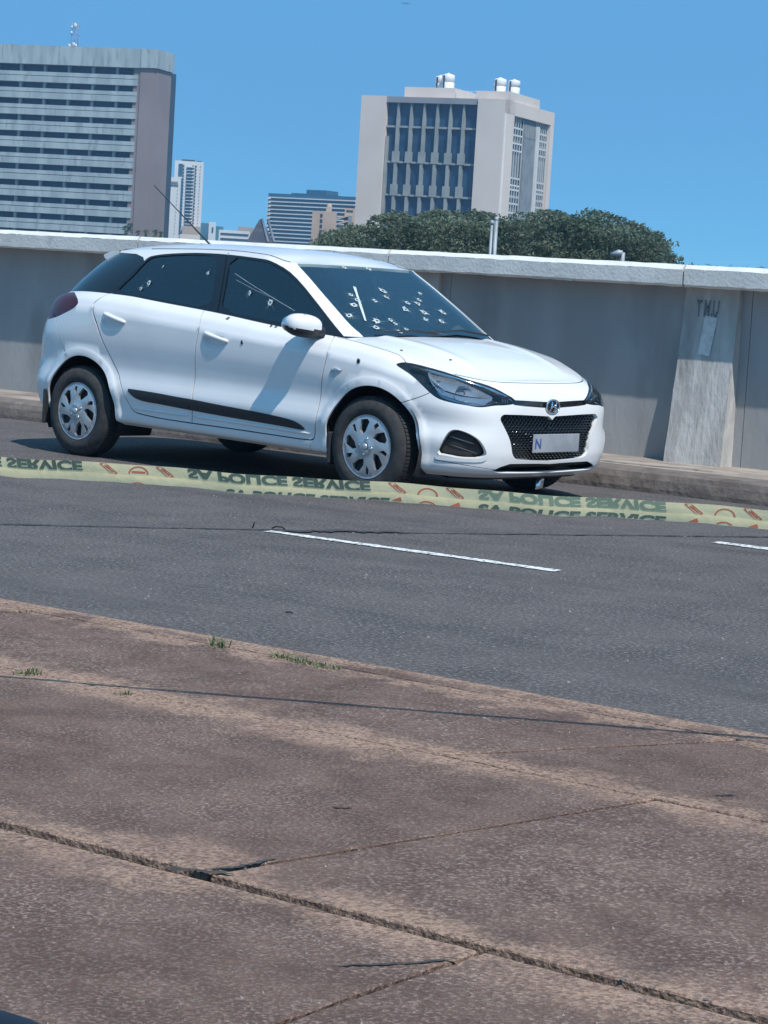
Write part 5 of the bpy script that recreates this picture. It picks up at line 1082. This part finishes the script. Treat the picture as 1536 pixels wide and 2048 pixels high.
# ---- cowl and wipers
m = MB(); vs = []
for y_ in np.linspace(-.70, .70, 31):
    s_ = y_/.72; xr_ = HX0+.08*(1-s_*s_); vs += [(xr_+.03, y_, .905+.03*(1-s_*s_)), (xr_-.10, y_, .93+.018*(1-s_*s_))]
m.add(vs, [(2*i, 2*i+1, 2*i+3, 2*i+2) for i in range(30)]); cp(m.build('cowl_panel', M_PLA))
def GPt(t, v, off): 
    UV = np.array([[t, v]]); P = green(UV[:, 0], UV[:, 1]); n = surf_normals(green, UV, .002, .03)
    if n[0, 0]*(P[0, 0]-.9)+n[0, 1]*P[0, 1]+n[0, 2]*.5 < 0: n = -n
    return Vector((P+n*off)[0])
for pts in ([(.985, .10), (.94, .22), (.895, .16), (.86, .20)], [(1.12, .12), (1.06, .30), (1.0, .22), (.97, .20)]):
    m = MB(); m.tube([GPt(t, v, .02) for t, v in pts], [.008, .007, .006, .004], 6); cp(m.build('wiper', M_PLA))
# ---- wheels
cap_regs = []
for k in range(5):
    a0 = math.radians(72*k+20)
    pol = [(.074, 4), (.092, -20), (.150, -30), (.166, -23), (.166, -6), (.110, 7)]; cap_regs.append(('slot', np.array([(r*math.cos(a0+math.radians(b)), r*math.sin(a0+math.radians(b))) for r, b in pol])))
    pol = [(.108, 19), (.162, 13), (.167, 21), (.14, 26)]; cap_regs.append(('slot', np.array([(r*math.cos(a0+math.radians(b)), r*math.sin(a0+math.radians(b))) for r, b in pol])))
for k in range(4):
    a0 = math.radians(90*k+40); cap_regs.append(('bolt', np.array([(.046*math.cos(a0)+.0135*math.cos(t), .046*math.sin(a0)+.0135*math.sin(t)) for t in np.linspace(0, 2*math.pi, 14)[:-1]])))
cap_regs = [(n_, smooth_poly(p_, .005, True, 0)) for n_, p_ in cap_regs]
disc = np.array([(.19*math.cos(t), .19*math.sin(t)) for t in np.linspace(0, 2*math.pi, 72)[:-1]]); cap_regs.append(('disc', disc))
Vc, pcap = partition(cap_regs, (-.2, .2, -.2, .2), 1, 1, .014)
def capf(u, v):
    r = np.hypot(u, v); d = .010*(1-(r/.19)**2)+.010*np.exp(-((r-.030)/.018)**2)*(r > .02)-.006*np.exp(-((r-.178)/.006)**2); a = np.arctan2(v, u)
    d = d+.0022*np.cos(5*a+r*18)*np.clip((r-.06)/.05, 0, 1)*np.clip((.17-r)/.03, 0, 1)
    return np.stack([u, -d, v], -1)
def wheel_master():
    w_ = bpy.data.objects.new('wheel', None); COL.objects.link(w_)
    # cap with folded slot edges
    T = pcap['disc']; used = np.unique(T); rm = -np.ones(len(Vc), int); rm[used] = np.arange(len(used)); UV = Vc[used]; F = rm[T]; P = capf(UV[:, 0], UV[:, 1])
    nn = np.cross(P[F[:, 1]]-P[F[:, 0]], P[F[:, 2]]-P[F[:, 0]])
    if nn[:, 1].sum() > 0: F = F[:, ::-1]
    e = {}
    for f in F:
        for a, b in ((f[0], f[1]), (f[1], f[2]), (f[2], f[0])): e[(a, b)] = 1
    be = np.array([(a, b) for a, b in e if (b, a) not in e]); A, B = P[be[:, 0]], P[be[:, 1]]; dn = np.array([0, .022, 0]); shrink = lambda q: q*np.array([1, 1, 1])+dn
    q = np.stack([A, B, shrink(B), shrink(A)], 1).reshape(-1, 3); k = np.arange(len(be))*4+len(P)
    o = npmesh('hubcap', np.vstack([P, q]), np.vstack([F, np.stack([k, k+3, k+2], -1), np.stack([k, k+2, k+1], -1)]), M_SIL, w_, True); o.location.y = -.002
    for k in range(4):
        a0 = math.radians(90*k+40); x_, z_ = .046*math.cos(a0), .046*math.sin(a0)
        MB().lathe([(.0125, .02), (.0125, .004), (.0105, -.004), (.0, -.008)], 14, 'y', (x_, -.014, z_)).build('wheel_bolt', M_CHR, o)
    MB().lathe([(.022, .0), (.020, -.006), (.014, -.008), (0, -.0085)], 20, 'y', (0, -.020, 0)).build('centre_badge', M_SIL, o)
    MB().lathe([(.0, .03), (.13, .035), (.186, .03), (.188, .0), (.192, -.003), (.192, .02)], 48, 'y', (0, .0, 0)).build('steel_rim', M_PLA, w_)
    pr = [(.190, .150), (.200, .168), (.235, .176), (.268, .170), (.288, .155), (.2945, .14), (.2955, .12), (.2955, .05), (.2945, .03), (.288, .014), (.268, -.004), (.245, -.010), (.236, -.012), (.225, -.0115), (.205, -.008), (.196, -.002), (.190, .006)]
    MB().lathe(pr, 80, 'y').build('tyre', M_TYR, w_)
    tr = MB()
    for k in range(80):
        a0 = 2*math.pi*k/80
        for y0_, y1_, ph in ((.020, .055, 0), (.065, .100, .5), (.110, .150, 0)):
            a1 = a0+2*math.pi/80*ph; c_ = []
            for a2_, yy in ((a1, y0_), (a1+.05, y0_), (a1+.05, y1_), (a1, y1_)): c_.append((a2_, yy))
            tr.hexa([(.294*math.cos(a), yy, .294*math.sin(a)) for a, yy in c_]+[(.2995*math.cos(a), yy, .2995*math.sin(a)) for a, yy in c_])
    tag(tr.build('tread_block', M_TYR, w_), kind='stuff')
    return w_
def tree_copy(o, parent):
    c = o.copy(); COL.objects.link(c); c.parent = parent
    for ch in list(o.children): tree_copy(ch, c)
    return c
wm = wheel_master(); wheels = [(0.0, -.838, 0, 14), (2.565, -.838, 0, 50), (0.0, .838, math.pi, 0), (2.565, .838, math.pi, 30)]
for k, (x_, y_, rz, ry) in enumerate(wheels):
    w_ = wm if k == 0 else tree_copy(wm, None)
    w_.parent = car; w_.matrix_parent_inverse = Matrix.Translation((-1.3, 0, 0)); w_.location = (x_, y_, .298); w_.rotation_euler = (0, math.radians(ry), rz)
# ---- door mirrors
for s, par in ((-1, obj['front_door'][0]),):
    R_ = Matrix.Rotation(math.radians(16*s), 3, 'Z') @ Matrix.Rotation(math.radians(6*s), 3, 'X'); c = (2.07, s*.915, .985)
    m = MB(); m.ell(c, (.085, .118, .068), 32, 20, .82, R_); full = m
    V_ = np.array(full.v); up = [i for i, f in enumerate(full.f) if V_[list(f)].mean(0)[2] > c[2]-.022+.0*1]
    top = MB(); top.add(full.v, [full.f[i] for i in up], True); MT = cp(top.build('mirror_cap', M_PAINT), par)
    bot = MB(); bot.ell((c[0]-.002, c[1], c[2]-.003), (.084, .117, .070), 32, 20, .82, R_); V_ = np.array(bot.v); b2 = MB(); b2.add(bot.v, [f for f in bot.f if V_[list(f)].mean(0)[2] < c[2]-.012], True); cp(b2.build('mirror_base', M_PLA), par)
    m = MB(); m.tube([(2.13, s*.80, .945), (2.11, s*.86, .95), (2.09, s*.90, .955)], [.034, .028, .024], 10); cp(m.build('mirror_arm', M_PLA), par)
    m = MB(); m.ell((c[0]-.060, c[1], c[2]-.002), (.03, .098, .055), 24, 12, .8, R_); cp(m.build('mirror_glass', M_CHR), par)
# ---- cabin: dashboard, seats, wheel
m = MB(); m.ell((2.02, 0, .74), (.30, .68, .17), 28, 12, .7); cp(m.build('dashboard', M_PLA))
m = MB(); m.tube([(1.78+.06*math.cos(t)*0-.05*math.sin(t), -.36+.18*math.cos(t), .86+.17*math.sin(t)) for t in np.linspace(0, 2*math.pi, 33)], .014, 8, False); m.tube([(1.78, -.36, .86), (1.95, -.36, .80)], .04, 8); m.tube([(1.78, -.53, .86), (1.78, -.19, .86)], .014, 6); cp(m.build('steering_wheel', M_PLA))
for (x_, y_, nm) in ((1.15, -.36, 'front_seat'), (1.15, .36, 'front_seat'), (.30, 0, 'rear_bench')):
    wd = .25 if nm == 'front_seat' else .62
    m = MB(); m.ell((x_+.22, y_, .55), (.27, wd, .09), 20, 10, .6); R_ = Matrix.Rotation(math.radians(-18), 3, 'Y'); m.ell((x_-.07, y_, .83), (.08, wd, .33), 20, 12, .6, R_)
    for yy in ((0,) if nm == 'front_seat' else (-.35, .35)):
        m.ell((x_-.18, y_+yy, 1.20), (.045, .13, .085), 16, 10, .7, R_); m.tube([(x_-.15, y_+yy-.05, 1.08), (x_-.16, y_+yy-.05, 1.16)], .007, 6); m.tube([(x_-.15, y_+yy+.05, 1.08), (x_-.16, y_+yy+.05, 1.16)], .007, 6)
    cp(m.build(nm, M_SEAT))
m = MB(); m.ell((1.62, 0, 1.28), (.02, .11, .03), 16, 8, .7); cp(m.build('rear_view_mirror', M_PLA))
mh = MB(); vs = []
for x_ in np.linspace(-.1, 1.58, 18):
    for y_ in np.linspace(-1, 1, 13):
        Y = float(np.interp(x_, GG[3][:, 0], GG[3][:, 1])); p = roof(np.array([x_]), np.array([y_*Y*.97]))[0]; vs.append((p[0], p[1], p[2]-.03))
mh.add(vs, [(i*13+j, i*13+j+1, (i+1)*13+j+1, (i+1)*13+j) for i in range(17) for j in range(12)], True); cp(mh.build('headlining', mat('headlining_cloth', (.10, .10, .10), rough=1)))
m = MB(); m.tube([GPt(t, v, -.035) for t, v in ((D['gr_dlotop'][-1][0]+.01, .3), (.80, 2.6))], .02, 6); cp(m.build('inner_pillar_trim', M_IN))
# ---- bullet damage
def impact(P, n, r, parent, seed, tall=1.0):
    'frosted starburst of cracked glass with a dark centre, standing just off the pane'
    rr = random.Random(seed); n = n.normalized(); a = n.cross(Vector((0, 0, 1))).normalized(); b = n.cross(a); vs = [P+n*.0012]; k = 15
    R1 = [r*rr.uniform(.58, .88)*(1+.6*(rr.random() < .12)) for _ in range(k)]
    for i in range(k): t = 2*math.pi*i/k; vs.append(P+n*.0012+(a*math.cos(t)+b*math.sin(t)*tall)*R1[i])
    inner = [P+n*.002+(a*math.cos(2*math.pi*i/k)+b*math.sin(2*math.pi*i/k))*r*.30 for i in range(k)]
    o = MB().add([*vs[1:], *inner], [(i, (i+1) % k, k+(i+1) % k, k+i) for i in range(k)]).build('glass_impact', M_FROST); cp(o, parent)
    cp(MB().add([p+n*.0003 for p in inner], [tuple(range(k))]).build('bullet_hole', M_HOLE), o)
    c_ = MB()
    for i in range(rr.randint(6, 10)):
        t = rr.uniform(0, 2*math.pi); L_ = r*rr.uniform(1.2, 3.0); d = a*math.cos(t)+b*math.sin(t)*tall; p0 = P+d*r*.8; p1 = P+d*L_+(a*rr.uniform(-1, 1))*r*.3; wv = n.cross(d).normalized()*.0005
        c_.add([p0-wv+n*.0012, p1+n*.0012, p0+wv+n*.0012], [(0, 1, 2)])
    cp(c_.build('crack', M_FROST), o)
def GN(t, v):
    p = GPt(t, v, 0); return p, (GPt(t, v, .01)-p).normalized()
for k, (t, v) in enumerate(D['gr_holes_ws']):
    p, n = GN(t, v); impact(p, n, (.025 if k not in (24, 23, 27) else .014)*random.uniform(.8, 1.3), WSo, k)
for k, (t, v) in enumerate(D['gr_holes_side']):
    p, n = GN(t, v); par = rw[0] if t < .575 else fw_[0]; impact(p, n, [.020, .014, .012, .014, .024, .008][k], par, 50+k, 1.15)
def ribbon(name, pts, wd, m_, parent, off=.002, pre=GPt):
    P = [pre(t, v, off) for t, v in pts]; d = (P[-1]-P[0]).normalized(); n = (pre(*pts[0], off+.01)-P[0]).normalized(); a = d.cross(n)*wd/2; m = MB(); vs = []
    for i, p in enumerate(P): vs += [p-a*random.uniform(.6, 1.2), p+a*random.uniform(.6, 1.2)]
    m.add(vs, [(2*i, 2*i+2, 2*i+3, 2*i+1) for i in range(len(P)-1)]); return cp(m.build(name, m_), parent)
ribbon('evidence_strip', D['gr_strip'], .020, mat('pale_adhesive_strip', (.50, .56, .55), (.62, .68, .66), rough=.5, scale=60), WSo)
ribbon('long_crack', D['gr_crack'], .0028, M_FROST, fw_[0]); ribbon('long_crack', D['gr_crack2'], .0016, M_FROST, fw_[0])
def pit(P, n, r, parent, seed):
    rr = random.Random(seed); n = n.normalized(); a = n.cross(Vector((0, 0, 1))).normalized(); b = n.cross(a); k = 12
    o1 = [P+n*.001+(a*math.cos(2*math.pi*i/k)*.8+b*math.sin(2*math.pi*i/k)*1.1)*r*rr.uniform(1.1, 1.7) for i in range(k)]; i1 = [P+n*.004+(a*math.cos(2*math.pi*i/k)*.8+b*math.sin(2*math.pi*i/k)*1.1)*r*rr.uniform(.85, 1.05) for i in range(k)]
    o = cp(MB().add(o1+i1, [(i, (i+1) % k, k+(i+1) % k, k+i) for i in range(k)]).build('torn_rim', M_BARE), parent); cp(MB().add([p-n*.0025 for p in i1], [tuple(range(k))]).build('bullet_hole', M_HOLE), o)
for k, ((t, v), nm) in enumerate(zip(D['low_holes'], ('front_door', 'front_fender', 'front_door', 'front_door', 'front_door'))):
    p, n = SP(t, v, 0); pit(p, n, (.010, .012, .011, .010, .010)[k], obj[nm][0], k)
for k, (x_, s_) in enumerate(D['hood_holes']):
    Y = float(np.interp(x_, LT[8][:, 0], LT[8][:, 1])); p = Vector(hood(np.array([x_]), np.array([s_*Y]))[0]); pit(p, Vector((.15, -.2, 1)), .009, HOOD, 30+k)
pit(Vector((2.11, -.945, 1.052)), Vector((.1, -.35, 1)), .005, obj['front_door'][0], 44)
# torn shiny strip hanging below the bumper
m = MB(); m.add([(3.13, .10, .175), (3.14, .16, .17), (3.15, .14, .13), (3.16, .12, .085), (3.15, .06, .075), (3.14, .085, .12)], [(0, 1, 2, 5), (5, 2, 3, 4)], True)
o = cp(m.build('hanging_foil', M_CHR)); sl = o.modifiers.new('thick', 'SOLIDIFY'); sl.thickness = .006
# ================================================================== POLICE TAPE
M_TAPE = bpy.data.materials.new('yellow_tape_film'); M_TAPE.use_nodes = True
n = M_TAPE.node_tree; b = n.nodes['Principled BSDF']; b.inputs['Base Color'].default_value = (.95, .84, .50, 1); b.inputs['Roughness'].default_value = .35
tl_ = n.nodes.new('ShaderNodeBsdfTranslucent'); tl_.inputs[0].default_value = (.96, .85, .52, 1); mx = n.nodes.new('ShaderNodeMixShader'); mx.inputs[0].default_value = .5
tb_ = n.nodes.new('ShaderNodeBump'); tb_.inputs['Strength'].default_value = .7; tb_.inputs['Distance'].default_value = .01; tn_ = n.nodes.new('ShaderNodeTexNoise'); tn_.inputs['Scale'].default_value = 14; tn_.inputs['Detail'].default_value = 4
tc2 = n.nodes.new('ShaderNodeTexCoord'); n.links.new(tc2.outputs['Object'], tn_.inputs[0]); n.links.new(tn_.outputs[0], tb_.inputs['Height']); n.links.new(tb_.outputs[0], b.inputs['Normal']); n.links.new(tb_.outputs[0], tl_.inputs['Normal'])
n.links.new(b.outputs[0], mx.inputs[1]); n.links.new(tl_.outputs[0], mx.inputs[2]); n.links.new(mx.outputs[0], n.nodes['Material Output'].inputs[0])
M_TG = mat('green_tape_print', (.085, .13, .105), rough=.5); M_TG2 = mat('faded_green_print', (.20, .28, .20), rough=.5); M_TR = mat('red_tape_print', (.46, .13, .07), rough=.5)
TA = np.array([7.02, -7.09]); TD = np.array([.82321279, .56773296]); lean = .10
tape = empty('police_tape', (TA[0], TA[1], 0)); tag(tape, 'pale yellow police tape with green lettering and red emblems stretched before the white car', 'tape')
def TPt(s, w_, off=0):
    'w_ metres above the middle height of the tape; the film leans towards the sun'
    wob = .0024*math.sin(s*9.1)+.0012*math.sin(s*23+1); z = .749+w_+wob; q = -w_*lean+off+.0015*math.sin(s*17+w_*60)
    nx, ny = TD[1], -TD[0]  # towards the viewer
    return Vector((TA[0]+TD[0]*s+nx*q*-1*-1*1.0*(1), TA[1]+TD[1]*s+ny*q, z))
def TPt(s, w_, off=0):
    wob = .0024*math.sin(s*9.1)+.0012*math.sin(s*23+1); z = .749+w_+wob
    q = w_*lean+off+.0012*math.sin(s*17+w_*60)   # q>0 leans towards the viewer
    return Vector((TA[0]+TD[0]*s+TD[1]*q, TA[1]+TD[1]*s-TD[0]*q, z))
def band(name, w0, w1, off, s0=-2.2, s1=4.2, ragged_bottom=0, n_=420):
    m = MB(); vs = []
    for i in range(n_+1):
        s = s0+(s1-s0)*i/n_; lo = w0-(ragged_bottom*max(0, math.sin(s*31)+math.sin(s*13.7+2)*.6) if ragged_bottom else 0)
        for f in (0, .33, .66, 1): vs.append(TPt(s, lo+(w1-lo)*f, off+.001*math.sin(f*math.pi)))
    m.add(vs, [(4*i+q, 4*(i+1)+q, 4*(i+1)+q+1, 4*i+q+1) for i in range(n_) for q in range(3)], True); o = m.build(name, M_TAPE); fin(o, tape); return o
b1 = band('upper_fold', -.004, .0245, 0)
b2 = band('lower_fold', -.0235, -.0035, .003, ragged_bottom=.002)
def tape_text(body, s, w0, h, m_, flip, lo, hi, off, wscale=1.0, rot=0):
    sy = -1 if flip else 1
    def M(co):
        return TPt(s+co.x*wscale, w0+sy*co.y, off+co.z)
    o = text_mesh(body, h, 'lettering', m_, M, bold=.0016, extrude=.0002, shear=.12*(1), clip=[((0, hi, 0), (0, 1, 0)), ((0, lo, 0), (0, -1, 0))]); fin(o, tape); return o
def ring_arc(s, w0, r, a0, a1, th, m_, off, lo, hi):
    m = MB(); vs = []; n_ = 28
    for i in range(n_+1):
        a = math.radians(a0+(a1-a0)*i/n_)
        for rr in (r-th, r+th): vs.append(TPt(s+rr*math.cos(a)*1.35, min(max(w0+rr*math.sin(a), lo), hi), off))
    m.add(vs, [(2*i, 2*i+2, 2*i+3, 2*i+1) for i in range(n_)]); o = m.build('emblem_ring', m_); fin(o, tape)
def diamond(s, w0, r, m_, off, lo, hi):
    m = MB(); c = lambda a, b_: TPt(s+a, min(max(w0+b_, lo), hi), off)
    for k, (a0, b0, a1, b1_) in enumerate(((-.020, .012, .012, -.016), (-.006, .018, .026, -.010), (-.020, .012, -.006, .018), (.012, -.016, .026, -.010), (-.008, .008, .016, -.008), (-.002, .010, .006, .000))):
        d = Vector((a1-a0, b1_-b0)); nn_ = Vector((-d.y, d.x)).normalized()*.0016; m.add([c(a0-nn_.x, b0-nn_.y), c(a1-nn_.x, b1_-nn_.y), c(a1+nn_.x, b1_+nn_.y), c(a0+nn_.x, b0+nn_.y)], [(0, 1, 2, 3)])
    o = m.build('emblem_box', m_); fin(o, tape)
for k in range(-3, 5):
    s = .306+.752*k  # start of each line of words
    H = .034
    tape_text('SA POLICE SERVICE', s, .0235, H, M_TG if k <= 0 else M_TG2, True, -.01, .0225, .0018, 1.62)
    if k >= 1: tape_text('SA POLICE SERVICE', s, -.0235-.013, H, M_TG, False, .0135, .05, .0048, 1.62)
    elif k == 0: tape_text('SA POLICE SERVICE', s+.10, -.0235-.0175, H, M_TG, False, .018, .05, .0048, 1.45)
    se = s-.128
    ring_arc(se, .002 if k <= 0 else -.002, .018, 0, 180, .0016, M_TR, .0016, -.0035, .024)
    if k <= 0:
        m = MB(); m.add([TPt(se-.018, .004, .0016), TPt(se+.018, .004, .0016), TPt(se+.018, .009, .0016), TPt(se-.018, .009, .0016)], [(0, 1, 2, 3)]); fin(m.build('emblem_bar', M_TR), tape)
    ring_arc(se, -.036 if k > 0 else -.040, .019, 0, 180, .0016, M_TR, .0046, -.0232, -.004)
    diamond(se-.082, .010, .02, M_TR, .0016, -.003, .024); diamond(se+.066, .010, .02, M_TR, .0016, -.003, .024)
    if k > 0:
        for ds in (-.075, .075):
            m = MB(); m.add([TPt(se+ds-.018, -.0230, .0046), TPt(se+ds+.010, -.0225, .0046), TPt(se+ds+.006, -.012, .0046)], [(0, 1, 2)]); fin(m.build('emblem_point', M_TR), tape)
# ================================================================== GRAFFITI ON THE PILLAR
M_GRF = mat('grey_blue_spray', (.10, .125, .15), (.20, .22, .23), rough=.9, scale=70); M_GW = mat('pale_poster_scraps', (.66, .66, .63), (.52, .52, .50), rough=.9, scale=20)
def pill(x_, z_, off=.006):
    t = (z_-.12)/1.24; return Vector((x_+.115, WY-(.14*(1-t)**1.1+.035)-off, z_))
def spray(txt, x_, z_, size, m_, bold=.002, xs=.8):
    o = text_mesh(txt, size, 'graffiti', m_, lambda co: pill(x_+co.x*xs+.003*math.sin(co.y*90+co.x*40), z_+co.y+.003*math.sin(co.x*110), .005+co.z), bold=bold, extrude=.0002); o.parent = wall; o.matrix_parent_inverse = Matrix.Translation((0, -2.6, 0)); return o
spray('T M U', 2.585, 1.165, .165, M_GRF, .002, .40)
m = MB(); m.add([pill(2.64, .90), pill(2.73, .89), pill(2.76, 1.16), pill(2.66, 1.17)], [(0, 1, 2, 3)]); o = m.build('poster_scrap', M_GW); o.parent = wall; o.matrix_parent_inverse = Matrix.Translation((0, -2.6, 0))
spray('SI DI', 2.665, 1.10, .045, M_GRF); spray('DJ AR', 2.665, 1.055, .045, M_GRF); spray('T,', 2.655, .96, .065, M_GRF)
m = MB()
for x_, z0, z1 in ((2.66, 1.12, 1.19), (2.71, 1.09, 1.19), (2.745, 1.10, 1.20)): m.add([pill(x_-.003, z0, .0055), pill(x_+.003, z0, .0055), pill(x_+.004, z1, .0055), pill(x_-.004, z1, .0055)], [(0, 1, 2, 3)])
o = m.build('paint_drip', M_GRF); o.parent = wall; o.matrix_parent_inverse = Matrix.Translation((0, -2.6, 0))
# ================================================================== WEEDS, TWIGS, GRIT
M_GRS = mat('weed_green', (.075, .12, .045), (.13, .17, .07), rough=.7, scale=30); M_DRY = mat('dry_grass', (.30, .25, .16), (.2, .17, .11), rough=.9, scale=30)
def tuft(name, label, x0, x1, y, n_, h, z=PZ, cat='weed', spread=.02, m_=None):
    o = empty(name, ((x0+x1)/2, y, z)); tag(o, label, cat); 
    for mt, nn, nm in ((m_ or M_GRS, n_, 'blades'), (M_DRY, n_//4, 'dry_blades')):
        m = MB()
        for i in range(nn):
            x_ = random.uniform(x0, x1)-(x0+x1)/2; y_ = random.gauss(0, spread*.5); a = random.uniform(0, 2*math.pi); l = h*random.uniform(.35, 1); d = Vector((math.cos(a), math.sin(a)*.7, 0))*l*random.uniform(.3, 1.0); wv = Vector((-math.sin(a), math.cos(a), 0))*.0022
            p0 = Vector((x_, y_, -.01)); p1 = p0+d*.45+Vector((0, 0, l*.6)); p2 = p0+d+Vector((0, 0, l*random.uniform(.5, .9)))
            m.add([p0-wv, p0+wv, p1+wv*.8, p1-wv*.8, p2], [(0, 1, 2, 3), (3, 2, 4)])
        m.build(nm, mt, o)
tuft('grass_tuft', 'small spiky grass tuft growing alone in the kerb joint left of the longer strip', onz(412, 1290, PZ)[0], onz(455, 1296, PZ)[0], onz(432, 1292, PZ)[1], 34, .068)
tuft('grass_strip', 'long low strip of green grass growing along the near kerb joint', onz(540, 1312, PZ)[0], onz(680, 1338, PZ)[0], onz(610, 1326, PZ)[1], 150, .040, spread=.03)
tuft('weed_clump', 'bushy grey green weed in the pavement joint at the far left of the photo', onz(25, 1347, PZ)[0], onz(82, 1350, PZ)[0], onz(60, 1348, PZ)[1], 60, .038, spread=.04, m_=M_GRS)
tuft('weed_sprig', 'tiny weed sprig in the pavement crack right of the bushy one', onz(240, 1388, PZ)[0], onz(265, 1394, PZ)[0], onz(252, 1391, PZ)[1], 26, .04)
tuft('dry_sprig', 'thin dry blade standing in the kerb joint near the left edge', onz(40, 1222, PZ)[0], onz(55, 1226, PZ)[0], onz(48, 1224, PZ)[1], 5, .06, m_=M_DRY)
M_TWIG = mat('dark_twig', (.03, .022, .018), rough=.9)
for (px, py, lb, pts) in ((505, 1056, 'short dark twig standing up from the road seam', [(0, 0, 0), (.006, 0, .012), (.012, .0, .03)]), (552, 1060, 'curled dark twig at the near end of the white dash', [(-.02, -.01, .005), (0, 0, .016), (.03, .012, .016), (.045, .018, .006)]),
                         (577, 1228, 'short dark stick lying alone on the asphalt', [(-.015, 0, .004), (.01, .004, .006), (.02, 0, .004)])):
    d = pray(px, py); k = -CAM[2]/d[2]; q = CAM+d*k; o = MB().tube(pts, .004 if py < 1100 else .003, 5).build('twig', M_TWIG); o.location = (q[0], q[1], .002); tag(o, lb, 'twig')
gr = MB(); rr = random.Random(11)
for i in range(2600):
    if i < 1500: x_, y_, z_ = rr.uniform(-4, 12), rr.uniform(-5.2, 1.1), 0
    else: x_, y_, z_ = rr.uniform(5.3, 10.2), rr.uniform(-9.2, -6.05), PZ
    s = rr.uniform(.0015, .0042)*(1 if z_ else 1.4); v = [(x_+rr.uniform(-s, s)+dx*s, y_+dy*s, z_+dz*s) for dx, dy, dz in ((1, 0, 0), (-.5, .9, 0), (-.5, -.9, 0), (0, 0, 1.2))]; gr.add(v, [(0, 1, 3), (1, 2, 3), (2, 0, 3)])
tag(gr.build('grit', mat('pale_grit', (.30, .28, .26), (.16, .15, .14), rough=.9, scale=3)), kind='stuff')
# small far-off aircraft at the top of the sky
c = at(812, 6.5, 1500); pln = empty('aircraft', tuple(c)); tag(pln, 'tiny faint blue aircraft high in the sky at the top edge', 'aircraft')
av = Vector((cr[0], cr[1], 0)).normalized(); M_AC = mat('pale_aircraft', (.12, .24, .38), rough=.6)
MB().tube([-av*2.8+Vector((0, 0, .25)), -av*2.0, av*.5, av*3.3+Vector((0, 0, -.3))], [.1, .45, .40, .08], 8).build('fuselage', M_AC, pln); fw2 = Vector((cf[0], cf[1], 0)).normalized()
MB().add([av*.6-fw2*4, av*1.2-fw2*4, av*-.6, av*1.0, av*.6+fw2*4, av*1.2+fw2*4], [(0, 1, 3, 2), (2, 3, 5, 4)]).build('wing', M_AC, pln); MB().add([-av*2.6, -av*1.9, -av*2.3+Vector((0, 0, 1.0)), -av*2.8+Vector((0, 0, 1.0))], [(0, 1, 2, 3)]).build('tail_fin', M_AC, pln)
# the dark blue car the picture is taken from: only the edge of its door mirror shows
M_NAVY = mat('dark_blue_paint', (.010, .015, .026), rough=.55, spec=.25)
bc2 = empty('dark_blue_car', (12.75, -11.7, 0)); tag(bc2, 'dark blue car of which only the mirror edge peeks in at the bottom left corner', 'car')
MB().ell((0, 0, .55), (2.0, .82, .36), 40, 20, .6).build('body', M_NAVY, bc2)
q = Vector(at(-60, 2305, 1.0))-Vector((12.75, -11.7, PZ)); MB().ell(q, (.075, .062, .062), 28, 18, .95).build('mirror_housing', M_NAVY, bc2)
MB().tube([q, q+Vector((.10, -.14, -.12)), Vector((-1.2, .3, .8))], [.03, .03, .05], 8).build('mirror_arm', M_NAVY, bc2)
for sx in (-1.25, 1.25):
    for sy in (-.72, .72): MB().lathe([(.19, -.09), (.29, -.085), (.30, 0), (.29, .085), (.19, .09)], 32, 'y', (sx, sy, .30)).build('wheel', M_TYR, bc2)
bc2.location.z = PZ
# ================================================================== AIR
hz = bpy.data.materials.new('haze_air'); hz.use_nodes = True; n = hz.node_tree; n.nodes.remove(n.nodes['Principled BSDF']); pv = n.nodes.new('ShaderNodeVolumePrincipled')
pv.inputs['Color'].default_value = (.45, .72, 1.0, 1); pv.inputs['Density'].default_value = .0005; pv.inputs['Anisotropy'].default_value = .3; n.links.new(pv.outputs[0], n.nodes['Material Output'].inputs['Volume'])
hb_ = MB().box(-1250, 200, -200, 1350, -7, 160).build('haze', hz); tag(hb_, kind='stuff')
